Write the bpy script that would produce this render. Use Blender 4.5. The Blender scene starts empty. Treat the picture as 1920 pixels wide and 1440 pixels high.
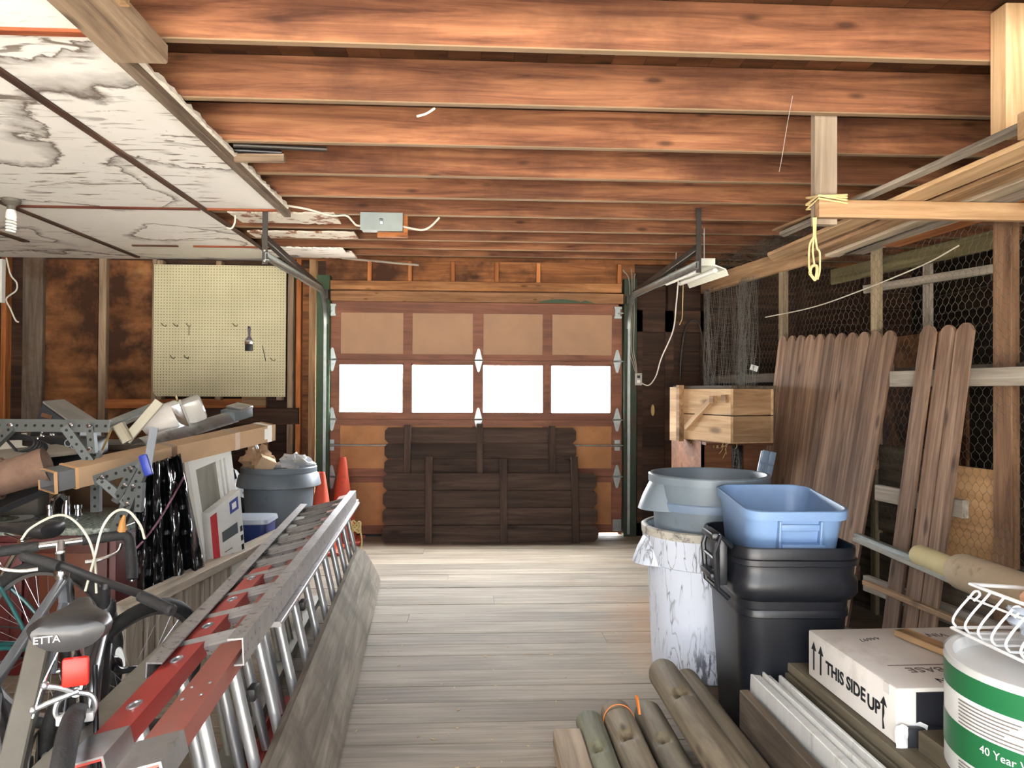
import bpy, bmesh, math, random
from mathutils import Vector as V, Matrix
random.seed(7)
SC = bpy.context.scene
COL = SC.collection
PI = math.pi
def R(d): return d*PI/180
# ---------------------------------------------------------------- camera
F, CX, CY = 1400.0, 960.0, 720.0
CAM = V((0, 0, 1.35))
_t = math.atan2(70, 1400); _p = math.atan2(15, 1400); _r = .005
_fw = V((math.sin(_t)*math.cos(_p), math.cos(_t)*math.cos(_p), math.sin(_p)))
_r0 = V((math.cos(_t), -math.sin(_t), 0)); _u0 = _r0.cross(_fw)
_rt = _r0*math.cos(_r) + _u0*math.sin(_r); _up = _u0*math.cos(_r) - _r0*math.sin(_r)
def ray(px, py): return _fw*F + _rt*(px-CX) + _up*(CY-py)
def at(px, py, Y):            # a point of the photograph at depth Y
    d = ray(px, py); return CAM + d*(Y/d.y)
def fl(px, py, z=0.0):        # a point of the photograph at height z
    d = ray(px, py); return CAM + d*((z-CAM.z)/d.z)
cd = bpy.data.cameras.new('camera'); cam = bpy.data.objects.new('camera', cd); COL.objects.link(cam)
cd.sensor_width = 36; cd.lens = 36*F/1920; cd.clip_start = .05; cd.clip_end = 200
cam.matrix_world = Matrix(((_rt.x, _up.x, -_fw.x, CAM.x), (_rt.y, _up.y, -_fw.y, CAM.y), (_rt.z, _up.z, -_fw.z, CAM.z), (0, 0, 0, 1)))
SC.camera = cam
# ---------------------------------------------------------------- mesh builder
class MB:
    def __init__(s): s.v = []; s.f = []
    def add(s, vs, fs, M=None):
        n = len(s.v)
        for p in vs:
            p = V(p); s.v.append(M @ p if M else p)
        for f in fs: s.f.append([i+n for i in f])
        return s
    def box(s, a, b, M=None, c=0.0):
        x0, y0, z0 = a; x1, y1, z1 = b
        x0, x1 = min(x0, x1), max(x0, x1); y0, y1 = min(y0, y1), max(y0, y1); z0, z1 = min(z0, z1), max(z0, z1)
        if c <= 0:
            return s.add([(x0,y0,z0),(x1,y0,z0),(x1,y1,z0),(x0,y1,z0),(x0,y0,z1),(x1,y0,z1),(x1,y1,z1),(x0,y1,z1)],
                         [(0,3,2,1),(4,5,6,7),(0,1,5,4),(1,2,6,5),(2,3,7,6),(3,0,4,7)], M)
        bm = bmesh.new(); bmesh.ops.create_cube(bm, size=1)
        for q in bm.verts: q.co = V((x0+(q.co.x+.5)*(x1-x0), y0+(q.co.y+.5)*(y1-y0), z0+(q.co.z+.5)*(z1-z0)))
        bmesh.ops.bevel(bm, geom=bm.edges[:], offset=c, segments=2, affect='EDGES', profile=.5)
        bm.verts.index_update()
        s.add([q.co.copy() for q in bm.verts], [[q.index for q in f.verts] for f in bm.faces], M); bm.free(); return s
    def tube(s, pts, r, n=8, closed=False, caps=True, M=None):
        pts = [V(p) for p in pts]; N = len(pts)
        rs = r if isinstance(r, (list, tuple)) else [r]*N
        tan = []
        for i in range(N):
            a = pts[(i-1) % N] if (closed or i) else pts[0]
            b = pts[(i+1) % N] if (closed or i < N-1) else pts[-1]
            t = (b-a); tan.append(t.normalized() if t.length > 1e-9 else V((0,0,1)))
        ref = V((0,0,1)) if abs(tan[0].z) < .9 else V((1,0,0))
        u = (ref - tan[0]*ref.dot(tan[0])).normalized(); vs = []
        for i in range(N):
            u = (u - tan[i]*u.dot(tan[i])); u = u.normalized() if u.length > 1e-6 else tan[i].orthogonal().normalized()
            w = tan[i].cross(u)
            for k in range(n):
                a = 2*PI*k/n; vs.append(pts[i] + (u*math.cos(a) + w*math.sin(a))*rs[i])
        fs = []
        for i in range(N if closed else N-1):
            j = (i+1) % N
            for k in range(n):
                k2 = (k+1) % n; fs.append((i*n+k, i*n+k2, j*n+k2, j*n+k))
        if caps and not closed:
            fs.append(tuple(range(n-1, -1, -1))); fs.append(tuple((N-1)*n+k for k in range(n)))
        return s.add(vs, fs, M)
    def lathe(s, prof, n=32, M=None, closed=False, sx=1, sy=1):   # prof: (r, z)
        vs = []; fs = []; N = len(prof)
        for r, z in prof:
            for k in range(n):
                a = 2*PI*k/n; vs.append((r*math.cos(a)*sx, r*math.sin(a)*sy, z))
        for i in range(N if closed else N-1):
            j = (i+1) % N
            for k in range(n):
                k2 = (k+1) % n; fs.append((i*n+k, i*n+k2, j*n+k2, j*n+k))
        if not closed:
            if prof[0][0] > 1e-6: fs.append(tuple(range(n-1, -1, -1)))
            if prof[-1][0] > 1e-6: fs.append(tuple((N-1)*n+k for k in range(n)))
        return s.add(vs, fs, M)
    def loft(s, rings, caps=True, closed=False, M=None):
        n = len(rings[0]); vs = [p for r in rings for p in r]; fs = []; N = len(rings)
        for i in range(N if closed else N-1):
            j = (i+1) % N
            for k in range(n):
                k2 = (k+1) % n; fs.append((i*n+k, i*n+k2, j*n+k2, j*n+k))
        if caps and not closed:
            fs.append(tuple(range(n-1, -1, -1))); fs.append(tuple((N-1)*n+k for k in range(n)))
        return s.add(vs, fs, M)
    def prism(s, poly, h0, h1, M=None):      # poly in xy, extruded in z
        n = len(poly); vs = [(x, y, h0) for x, y in poly] + [(x, y, h1) for x, y in poly]
        fs = [tuple(range(n-1, -1, -1)), tuple(range(n, 2*n))] + [(k, (k+1) % n, n+(k+1) % n, n+k) for k in range(n)]
        return s.add(vs, fs, M)
    def grid(s, fn, nu, nv, M=None):
        vs = [fn(i/nu, j/nv) for j in range(nv+1) for i in range(nu+1)]
        fs = [(j*(nu+1)+i, j*(nu+1)+i+1, (j+1)*(nu+1)+i+1, (j+1)*(nu+1)+i) for j in range(nv) for i in range(nu)]
        return s.add(vs, fs, M)
    def ell(s, c, r, n=16, m=10, M=None):
        vs = []; fs = []
        for j in range(m+1):
            th = PI*j/m
            for k in range(n):
                a = 2*PI*k/n; vs.append((c[0]+r[0]*math.sin(th)*math.cos(a), c[1]+r[1]*math.sin(th)*math.sin(a), c[2]+r[2]*math.cos(th)))
        for j in range(m):
            for k in range(n):
                k2 = (k+1) % n; fs.append((j*n+k, (j+1)*n+k, (j+1)*n+k2, j*n+k2))
        return s.add(vs, fs, M)
MW = {}
def tag(o, label=None, cat=None, group=None, kind=None):
    if label: o['label'] = label
    if cat: o['category'] = cat
    if group: o['group'] = group
    if kind: o['kind'] = kind
    return o
def put(o, M=None, parent=None):
    M = M or Matrix.Identity(4)
    COL.objects.link(o); o.matrix_basis = M; MW[o.name] = M
    if parent:
        o.parent = parent; o.matrix_parent_inverse = MW[parent.name].inverted()
    return o
def obj(name, mb, mat, parent=None, M=None, smooth=35, solid=0):
    me = bpy.data.meshes.new(name)
    vs = [tuple(p) for p in mb.v]
    me.from_pydata(vs, [], mb.f); me.materials.append(mat)
    bm = bmesh.new(); bm.from_mesh(me); bmesh.ops.remove_doubles(bm, verts=bm.verts, dist=1e-6)
    bmesh.ops.recalc_face_normals(bm, faces=bm.faces); bm.to_mesh(me); bm.free()
    if smooth:
        me.shade_smooth(); me.set_sharp_from_angle(angle=R(smooth))
    o = bpy.data.objects.new(name, me)
    if solid:
        m = o.modifiers.new('solid', 'SOLIDIFY'); m.thickness = solid; m.offset = 0
    return put(o, M, parent)
def thing(name, label, cat, loc=(0,0,0), rz=0, group=None, kind=None, M=None):
    o = bpy.data.objects.new(name, None); o.empty_display_size = .1
    put(o, M or (Matrix.Translation(loc) @ Matrix.Rotation(rz, 4, 'Z')))
    return tag(o, label, cat, group, kind)
def kids(o): return [c for c in COL.objects if c.parent == o]
def copy_tree(o, M, label=None, parent=None, top=True):
    c = o.copy(); COL.objects.link(c)
    if top:
        c.matrix_basis = M; MW[c.name] = M
    if label: c['label'] = label
    if parent: c.parent = parent
    for ch in kids(o): copy_tree(ch, None, None, c, False)
    return c
def frame(p0, p1, up=(0,0,1)):       # local X runs p0 -> p1, local Z near up
    p0, p1 = V(p0), V(p1); x = (p1-p0).normalized(); up = V(up); z = (up - x*up.dot(x))
    z = z.normalized() if z.length > 1e-6 else x.orthogonal().normalized(); y = z.cross(x)
    return Matrix(((x.x,y.x,z.x,p0.x),(x.y,y.y,z.y,p0.y),(x.z,y.z,z.z,p0.z),(0,0,0,1))), (p1-p0).length
def bar(L, w, t, c=.003, warp=0, n=1):      # a board along local X with eased edges, slightly warped
    m = MB(); a, b = w/2, t/2; c = min(c, a*.4, b*.4); rings = []
    for i in range(n+1):
        s = i/n; off = warp*math.sin(PI*s)
        rings.append([(L*s, y, z+off) for y, z in ((-a+c,-b),(a-c,-b),(a,-b+c),(a,b-c),(a-c,b),(-a+c,b),(-a,b-c),(-a,-b+c))])
    return m.loft(rings)
def beam(name, p0, p1, w, t, mat, parent=None, up=(0,0,1), c=.003, warp=0):
    M, L = frame(p0, p1, up); return obj(name, bar(L, w, t, c, warp, 8 if warp else 1), mat, parent, M, smooth=20)
def rod(name, pts, r, mat, parent=None, n=8, closed=False, M=None):
    return obj(name, MB().tube(pts, r, n, closed), mat, parent, M, smooth=50)
def bez(pts, n=12):                  # Catmull-Rom through pts
    pts = [V(p) for p in pts]; P = [pts[0]*2-pts[1]] + pts + [pts[-1]*2-pts[-2]]; out = []
    for i in range(1, len(P)-2):
        for k in range(n):
            t = k/n; a, b, c, d = P[i-1], P[i], P[i+1], P[i+2]
            out.append(.5*((2*b)+(c-a)*t+(2*a-5*b+4*c-d)*t*t+(3*b-a-3*c+d)*t**3))
    return out + [pts[-1]]
def text_mb(s, size, bend=None, depth=.0006, bold=0):
    cu = bpy.data.curves.new('t', 'FONT'); cu.body = s; cu.size = size; cu.extrude = depth; cu.align_x = 'CENTER'; cu.align_y = 'CENTER'; cu.resolution_u = 3; cu.offset = bold
    o = bpy.data.objects.new('t', cu); COL.objects.link(o); bpy.context.view_layer.update()
    me = bpy.data.meshes.new_from_object(o.evaluated_get(bpy.context.evaluated_depsgraph_get()))
    mb = MB(); mb.add([v.co.copy() for v in me.vertices], [list(p.vertices) for p in me.polygons])
    bpy.data.objects.remove(o); bpy.data.meshes.remove(me); bpy.data.curves.remove(cu)
    if bend: mb.v = [bend(p) for p in mb.v]
    return mb
# ---------------------------------------------------------------- materials
def lin(c):
    c = c/255; return c/12.92 if c <= .04045 else ((c+.055)/1.055)**2.4
def S(r, g, b): return (lin(r), lin(g), lin(b), 1)
def newmat(name):
    m = bpy.data.materials.new(name); m.use_nodes = True; nt = m.node_tree
    return m, nt, nt.nodes['Principled BSDF']
def nd(nt, t, **kw):
    n = nt.nodes.new(t)
    for k, v in kw.items():
        if k in n.inputs: n.inputs[k].default_value = v
        else: setattr(n, k, v)
    return n
def mixc(nt, fac, a, b, mode='MIX'):
    n = nt.nodes.new('ShaderNodeMix'); n.data_type = 'RGBA'; n.blend_type = mode
    for sock, val in ((0, fac), (6, a), (7, b)):
        if isinstance(val, bpy.types.NodeSocket): nt.links.new(val, n.inputs[sock])
        else: n.inputs[sock].default_value = val
    return n.outputs[2]
def ramp(nt, src, stops):
    n = nt.nodes.new('ShaderNodeValToRGB'); nt.links.new(src, n.inputs[0]); e = n.color_ramp.elements
    while len(e) < len(stops): e.new(.5)
    for i, (p, c) in enumerate(stops):
        e[i].position = p; e[i].color = c if len(c) == 4 else (*c, 1)
    return n.outputs[0]
def math_(nt, op, a, b=None, c=None):
    n = nt.nodes.new('ShaderNodeMath'); n.operation = op
    for i, x in enumerate((a, b, c)):
        if x is None: continue
        if isinstance(x, bpy.types.NodeSocket): nt.links.new(x, n.inputs[i])
        else: n.inputs[i].default_value = x
    return n.outputs[0]
W, K = (1,1,1,1), (0,0,0,1)
def plain(name, col, rough=.55, metal=0, var=.15, scale=6, bump=0, bscale=60, dirt=None, dscale=5, dcut=(.55,.7), spec=.5, stretch=(1,1,1)):
    m, nt, b = newmat(name); L = nt.links
    tc = nd(nt, 'ShaderNodeTexCoord'); mp = nd(nt, 'ShaderNodeMapping', Scale=stretch); L.new(tc.outputs['Object'], mp.inputs[0])
    n = nd(nt, 'ShaderNodeTexNoise', Scale=scale, Detail=5.0, Roughness=.6); L.new(mp.outputs[0], n.inputs[0])
    v = ramp(nt, n.outputs[0], [(.3, (1-var,)*3), (.7, (1+var*.4,)*3)])
    c = mixc(nt, 1.0, col, v, 'MULTIPLY')
    if dirt:
        d = nd(nt, 'ShaderNodeTexNoise', Scale=dscale, Detail=8.0, Roughness=.7); L.new(mp.outputs[0], d.inputs[0])
        c = mixc(nt, ramp(nt, d.outputs[0], [(dcut[0], K), (dcut[1], W)]), c, dirt)
    L.new(c, b.inputs['Base Color']); b.inputs['Roughness'].default_value = rough; b.inputs['Metallic'].default_value = metal
    b.inputs['Specular IOR Level'].default_value = spec
    if bump:
        n2 = nd(nt, 'ShaderNodeTexNoise', Scale=bscale, Detail=4.0); L.new(mp.outputs[0], n2.inputs[0])
        bp = nd(nt, 'ShaderNodeBump', Strength=bump, Distance=.01); L.new(n2.outputs[0], bp.inputs['Height']); L.new(bp.outputs[0], b.inputs['Normal'])
    return m
def wood(name, dark, mid, light, rough=.75, grain=14, blotch=1.2, knots=True, kscale=2.2, rnd=.25, bump=.15, long=.9, stain=None, sscale=1.1, scut=(.5,.68), spec=.3, under=None):
    m, nt, b = newmat(name); L = nt.links
    tc = nd(nt, 'ShaderNodeTexCoord'); oi = nd(nt, 'ShaderNodeObjectInfo'); ge = nd(nt, 'ShaderNodeNewGeometry')
    r = math_(nt, 'ADD', oi.outputs['Random'], ge.outputs['Random Per Island'])
    off = math_(nt, 'MULTIPLY', r, 37.0)
    cb = nd(nt, 'ShaderNodeCombineXYZ'); L.new(off, cb.inputs[0]); L.new(math_(nt, 'MULTIPLY', r, 11.0), cb.inputs[1])
    va = nd(nt, 'ShaderNodeVectorMath', operation='ADD'); L.new(tc.outputs['Object'], va.inputs[0]); L.new(cb.outputs[0], va.inputs[1])
    mp = nd(nt, 'ShaderNodeMapping', Scale=(long, grain, grain)); L.new(va.outputs[0], mp.inputs[0])
    g = nd(nt, 'ShaderNodeTexNoise', Scale=1.6, Detail=8.0, Roughness=.65, Distortion=.6); L.new(mp.outputs[0], g.inputs[0])
    c = ramp(nt, g.outputs[0], [(.32, dark), (.5, mid), (.68, light)])
    mp2 = nd(nt, 'ShaderNodeMapping', Scale=(blotch*.7, blotch*2.2, blotch*2.2)); L.new(va.outputs[0], mp2.inputs[0])
    bl = nd(nt, 'ShaderNodeTexNoise', Scale=1.3, Detail=4.0); L.new(mp2.outputs[0], bl.inputs[0])
    c = mixc(nt, .85, c, ramp(nt, bl.outputs[0], [(.3, (.55,.52,.5)), (.6, (1.08,1.05,1.02))]), 'MULTIPLY')
    if stain:
        st = nd(nt, 'ShaderNodeTexNoise', Scale=sscale, Detail=6.0, Roughness=.62); L.new(va.outputs[0], st.inputs[0])
        c = mixc(nt, ramp(nt, st.outputs[0], [(scut[0], K), (scut[1], W)]), c, stain)
    if knots:
        mk = nd(nt, 'ShaderNodeMapping', Scale=(kscale, kscale*3.0, kscale*3.0)); L.new(va.outputs[0], mk.inputs[0])
        vo = nd(nt, 'ShaderNodeTexVoronoi', Scale=1.0); L.new(mk.outputs[0], vo.inputs[0])
        c = mixc(nt, ramp(nt, vo.outputs['Distance'], [(.06, (.75,)*3), (.16, K)]), c, (dark[0]*.35, dark[1]*.35, dark[2]*.35, 1))
    hv = nd(nt, 'ShaderNodeMapRange', **{'From Min': 0.0, 'From Max': 2.0, 'To Min': 1-rnd, 'To Max': 1+rnd}); L.new(r, hv.inputs[0])
    cc = nd(nt, 'ShaderNodeCombineColor')
    for i in range(3): L.new(hv.outputs[0], cc.inputs[i])
    c = mixc(nt, 1.0, c, cc.outputs[0], 'MULTIPLY')
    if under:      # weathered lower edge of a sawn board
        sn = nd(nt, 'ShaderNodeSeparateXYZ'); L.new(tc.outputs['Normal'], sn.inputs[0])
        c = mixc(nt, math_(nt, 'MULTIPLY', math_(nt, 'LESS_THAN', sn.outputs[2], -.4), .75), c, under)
    L.new(c, b.inputs['Base Color']); b.inputs['Roughness'].default_value = rough; b.inputs['Specular IOR Level'].default_value = spec
    if bump:
        bp = nd(nt, 'ShaderNodeBump', Strength=bump, Distance=.004); L.new(g.outputs[0], bp.inputs['Height']); L.new(bp.outputs[0], b.inputs['Normal'])
    return m
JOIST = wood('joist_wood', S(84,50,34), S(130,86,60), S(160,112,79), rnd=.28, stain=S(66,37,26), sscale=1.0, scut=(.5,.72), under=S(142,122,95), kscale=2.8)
DKW = wood('dark_sheathing', S(40,28,21), S(60,41,30), S(80,56,41), rnd=.35, knots=False)
SHEATH = wood('brown_sheathing', S(92,56,32), S(132,84,48), S(160,108,66), rnd=.25, stain=S(66,38,22), sscale=1.5, scut=(.47,.62))
ORW = wood('orange_stud_wood', S(128,74,38), S(172,106,58), S(196,132,80), rnd=.2)
PINE = wood('pale_pine', S(170,136,98), S(198,166,126), S(214,186,148), rnd=.08, knots=True, kscale=1.7)
TANW = wood('tan_lumber', S(122,92,64), S(158,126,92), S(180,150,116), rnd=.18)
GRYW = wood('grey_weathered_wood', S(106,98,88), S(146,138,126), S(172,164,152), rnd=.15, knots=False)
POSTW = wood('grey_brown_post_wood', S(92,82,66), S(128,116,94), S(152,140,116), rnd=.18, kscale=3)
FENCE = wood('weathered_fence_wood', S(84,66,53), S(124,100,82), S(156,132,112), rnd=.3, kscale=2.6, grain=20)
FENCED = wood('dark_fence_wood', S(50,38,31), S(70,55,46), S(88,72,62), rnd=.2, kscale=2)
FLOOR = wood('floor_boards', S(118,106,91), S(138,127,111), S(154,144,129), rough=.72, rnd=.12, grain=18, blotch=.9, knots=False, bump=.25, stain=S(118,102,82), sscale=.9, scut=(.55,.8), spec=.25)
_nt = FLOOR.node_tree; _b = _nt.nodes['Principled BSDF']; _src = _b.inputs['Base Color'].links[0].from_socket      # a soft orange tint mixed into the boards beside the bins
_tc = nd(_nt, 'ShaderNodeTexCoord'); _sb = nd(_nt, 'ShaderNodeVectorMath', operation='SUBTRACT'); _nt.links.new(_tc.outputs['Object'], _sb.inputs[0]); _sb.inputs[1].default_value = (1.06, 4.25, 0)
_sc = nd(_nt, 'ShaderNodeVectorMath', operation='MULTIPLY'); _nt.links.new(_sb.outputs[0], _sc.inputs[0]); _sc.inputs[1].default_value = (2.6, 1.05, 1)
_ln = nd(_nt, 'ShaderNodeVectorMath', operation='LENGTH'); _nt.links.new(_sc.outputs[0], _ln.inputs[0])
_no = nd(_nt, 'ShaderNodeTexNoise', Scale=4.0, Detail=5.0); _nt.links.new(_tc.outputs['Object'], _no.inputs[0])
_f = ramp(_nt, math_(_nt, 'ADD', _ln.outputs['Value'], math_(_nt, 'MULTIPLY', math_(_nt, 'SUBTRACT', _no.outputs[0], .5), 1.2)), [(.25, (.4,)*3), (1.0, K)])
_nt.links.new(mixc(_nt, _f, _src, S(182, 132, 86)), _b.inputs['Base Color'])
BATW = wood('batten_wood', S(58,40,32), S(84,60,48), S(104,78,62), rnd=.15, knots=False)
DECKB = wood('composite_deck_boards', S(78,72,58), S(104,97,80), S(124,116,98), rnd=.12, knots=False)
DPLANK = wood('dark_plank', S(62,54,44), S(86,76,64), S(112,100,84), rnd=.1, knots=False)
MANILA = plain('twine', S(214,190,134), .9, var=.25, scale=40)
GALV = plain('galvanised_steel', S(158,166,164), .38, .85, var=.2, scale=14)
GALVD = plain('dark_angle_steel', S(70,66,62), .5, .6, var=.2)
ALU = plain('aluminium', S(186,188,190), .36, .9, var=.18, scale=10, dirt=S(120,116,110), dscale=9, dcut=(.55,.75))
ALUP = plain('paint_spattered_aluminium', S(156,153,152), .5, .4, var=.2, scale=10, dirt=S(92,86,84), dscale=34, dcut=(.56,.64))
CHROME = plain('chrome', S(214,216,220), .18, 1, var=.05)
WHITE = plain('white_plastic', S(232,232,228), .45, var=.06)
CABLE = plain('white_cable', S(224,220,206), .5, var=.06)
BLACK = plain('black_plastic', S(30,31,34), .42, var=.2)
RUBBER = plain('black_rubber', S(34,34,35), .75, var=.25, scale=30, bump=.3, bscale=150)
GREEN = plain('green_paint', S(52,78,48), .6, var=.25, dirt=S(58,52,36), dscale=6, dcut=(.6,.72))
DOORF = wood('door_frame_paint', S(112,70,50), S(134,86,64), S(148,98,74), knots=False, rnd=.08, bump=.05, rough=.55)
DOORP = plain('door_panel_tan', S(168,130,98), .6, var=.12, scale=4)
DOORO = plain('door_panel_orange', S(178,122,70), .6, var=.22, scale=3, dirt=S(140,84,44), dscale=2, dcut=(.5,.8))
# ================================================================ SETTING
XL, XR, YB, YN, ZC = -4.72, 4.3, 7.06, -1.0, 2.575
def struct(o): o['kind'] = 'structure'; return o
# floor: boards run left to right
m = MB(); y = YN; rf = random.Random(3)
while y < 7.3:
    w = rf.uniform(.165, .215); x = XL
    cuts = sorted([rf.uniform(XL+.6, XR-.6) for _ in range(rf.choice((1, 2, 2)))]) + [XR]
    for x1 in cuts:
        dz = rf.uniform(-.0025, 0); m.box((x+.001, y+.002, -.03), (x1-.001, y+w-.0035, dz)); x = x1
    y += w
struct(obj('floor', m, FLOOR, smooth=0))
GAP = plain('floor_gap_dark', S(30, 24, 20), .9)
fb = obj('underfloor', MB().box((XL, YN, -.06), (XR, 7.3, -.031)), GAP, bpy.data.objects['floor'], smooth=0)
CONC = plain('concrete_apron', S(160, 155, 148), .85, var=.15, scale=2)
struct(obj('ground', MB().box((-30, -26, -.10), (30, YN-.002, -.02)), CONC, smooth=0))
struct(obj('ground_front', MB().box((-30, 7.34, -.10), (30, 34, -.04)), CONC, smooth=0))
bpy.data.objects['ground_front'].name = 'floor_driveway'
# ceiling deck above the joists
m = MB(); y = YN; i = 0
x = XL-.3
while x < XR+.3:
    m.box((x, YN, ZC+.190), (x+.138, 7.3, ZC+.215)); x += .14
struct(obj('ceiling', m, wood('loft_boards', S(60,38,24), S(92,58,36), S(120,80,52), rnd=.25, grain=6), smooth=0))
obj('roof_felt', MB().box((XL-.3, YN, ZC+.2155), (XR+.3, 7.4, ZC+.25)), GAP, bpy.data.objects['ceiling'], smooth=0)
# back wall: horizontal sheathing boards, studs and plates are its parts
def boards(name, x0, x1, z0, z1, y, mat, parent=None, hb=.17, th=.02, seed=1):
    m = MB(); r = random.Random(seed); z = z0
    while z < z1-.01:
        h = min(hb*r.uniform(.92, 1.08), z1-z); m.box((x0, y, z+.002), (x1, y+th, z+h-.002)); z += h
    return obj(name, m, mat, parent, smooth=0)
DX0, DX1, DZ1 = -1.375, 1.40, 2.19        # garage door opening
wb = thing('wall_back', 'back wall of dark boards and studs around the garage door', 'wall', (0, YB, 0), kind='structure')
m = MB(); r = random.Random(2); z = 0.0
while z < 2.76:
    h = min(.155*r.uniform(.92, 1.08), 2.76-z)
    if z < DZ1: m.box((XL, YB+.09, z+.002), (DX0-.02, YB+.11, z+h-.002)); m.box((DX1+.02, YB+.09, z+.002), (XR, YB+.11, z+h-.002))
    else: m.box((XL, YB+.09, z+.002), (XR, YB+.11, z+h-.002))
    z += h
obj('sheathing', m, DKW, wb, smooth=0)
m = MB(); m.box((XL-.1, YB+.111, 0), (DX0-.02, YB+.14, 2.79)).box((DX1+.02, YB+.111, 0), (XR+.1, YB+.14, 2.79)).box((XL, YB+.111, DZ1), (XR, YB+.14, 2.79))
obj('outer_siding', m, GAP, wb, smooth=0)
def stud(px0, px1, mat, z0=.0, z1=2.58, Y=YB, name='stud', d=.09):
    x0 = at(px0, 735, Y).x; x1 = at(px1, 735, Y).x
    return beam(name, ((x0+x1)/2, Y+d/2, z0), ((x0+x1)/2, Y+d/2, z1), abs(x1-x0), d, mat, wb, up=(0,1,0))
GST = wood('grey_stud_wood', S(112,94,76), S(148,128,106), S(172,152,128), rnd=.15)
stud(183, 197, GST); stud(283, 291, GST); stud(538, 549, GST); stud(0, 9, ORW); stud(40, 78, wood('grey_wide_board', S(84,74,64), S(112,100,88), S(134,122,108), knots=False, stain=S(78,54,34), sscale=2), d=.05)
stud(554, 563, ORW); stud(578, 591, TANW); stud(1172, 1178, TANW, z0=2.0); stud(1252, 1264, DKW); stud(1318, 1330, DKW); stud(1400, 1412, DKW); stud(1500, 1512, DKW); stud(1620, 1632, DKW)
PLY = wood('stained_plywood', S(104,64,34), S(140,92,54), S(164,118,76), rnd=.1, grain=4, knots=False, blotch=2, stain=S(60,34,20), sscale=2.3, scut=(.40,.58))
for a, b in ((80, 183), (197, 284)):
    p, q = at(a, 735, YB+.07), at(b, 735, YB+.07)
    obj('plywood_infill', MB().box((p.x, YB+.06, .0), (q.x, YB+.085, 2.56)), PLY, wb, smooth=0)
p, q = at(565, 735, YB), at(578, 735, YB); obj('infill_board', MB().box((p.x, YB+.03, 0), (q.x, YB+.07, 2.5)), SHEATH, wb, smooth=0)
beam('blocking', at(196, 757, YB+.03), at(500, 756, YB+.03), .085, .05, ORW, wb, up=(0,1,0))
beam('blocking', at(455, 752, YB+.02), at(500, 752, YB+.02), .10, .05, TANW, wb, up=(0,1,0))
beam('ledger_board', at(372, 781, YB-.03), at(560, 780, YB-.03), .15, .05, DKW, wb, up=(0,1,0))
beam('top_plate', (XL, YB+.045, 2.60), (XR, YB+.045, 2.60), .09, .045, SHEATH, wb)
beam('stud', at(497, 800, YB), at(497, 990, YB), .06, .05, TANW, wb, up=(0,1,0))
# header over the door
HDR = wood('header_board', S(128,84,50), S(172,120,76), S(196,148,102), rnd=.12, kscale=3.5)
beam('header_board', (DX0-.02, YB-.06, 2.335), (DX1-.02, YB-.06, 2.335), .085, .05, HDR, wb, up=(0,1,0))
beam('header_board', (DX0+.0, YB-.05, 2.235), (DX1, YB-.05, 2.235), .095, .04, wood('nailed_header', S(104,72,48), S(142,104,72), S(166,126,92), kscale=6), wb, up=(0,1,0))
obj('header_back_panel', MB().box((DX0-.02, YB-.01, 2.36), (DX1+.12, YB+.02, 2.58)), SHEATH, wb, smooth=0)
for px in (692, 768, 848, 930, 1008, 1160):
    x = at(px, 735, YB-.05).x; beam('cripple_stud', (x, YB-.05, 2.38), (x, YB-.05, 2.56), .038, .06, ORW, wb, up=(0,1,0))
m = MB(); a = at(1010, 571, YB-.072); b = at(1115, 576, YB-.072)
gr = []
for i in range(13):
    t = i/12; x = a.x+(b.x-a.x)*t; h = .035*(math.sin(PI*min(1, t*1.25+.02))**.6 if t < .8 else .9*(1-t)/.2*.9+.05); gr.append((x, h))
m.prism([(x, 0) for x, h in gr] + [(x, h) for x, h in reversed(gr)], 0, .002, Matrix.Translation((0, YB-.071, 2.19)) @ Matrix.Rotation(PI/2, 4, 'X'))
obj('green_paint_patch', m, GREEN, wb, smooth=0)
# jambs
def jamb(name, px0, px1, mat, z1=2.42, Y=YB-.11):
    x0, x1 = at(px0, 735, Y).x, at(px1, 735, Y).x
    o = struct(beam(name, ((x0+x1)/2, Y+.055, 0), ((x0+x1)/2, Y+.055, z1), abs(x1-x0), .11, mat, up=(0,1,0))); return o
jamb('trim_1', 592, 617, GREEN); jamb('trim_2', 1170, 1194, plain('dark_green_paint', S(44, 60, 40), .65, var=.3, dirt=S(64,52,36), dscale=5, dcut=(.5,.65)))
# side walls
struct(boards('wall_left', 0, 1, 0, 2.6, 0, SHEATH)); o = bpy.data.objects['wall_left']; o.matrix_basis = MW['wall_left'] = Matrix(((0,-1,0,XL),(8.3,0,0,YN),(0,0,1,0),(0,0,0,1)))
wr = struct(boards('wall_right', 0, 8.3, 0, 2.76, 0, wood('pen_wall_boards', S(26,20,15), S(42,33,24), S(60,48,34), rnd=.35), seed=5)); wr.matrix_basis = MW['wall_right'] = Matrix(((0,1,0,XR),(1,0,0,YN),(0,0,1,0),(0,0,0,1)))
obj('outer_siding', MB().box((XL-.06, YN, -.05), (XL-.0205, 7.2, 2.79)), GAP, bpy.data.objects['wall_left'], smooth=0)
obj('outer_siding', MB().box((XR+.0205, YN, -.05), (XR+.06, 7.2, 2.79)), GAP, bpy.data.objects['wall_right'], smooth=0)
struct(obj('wall_rear_unseen', MB().box((1.85, YN-.0, 0), (XR+.06, YN+.03, 2.79)).box((XL-.06, YN, 0), (-2.45, YN+.03, 2.79)), SHEATH, smooth=0))  # unseen rear wall; its opening is narrowed to darken the sides inside
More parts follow.
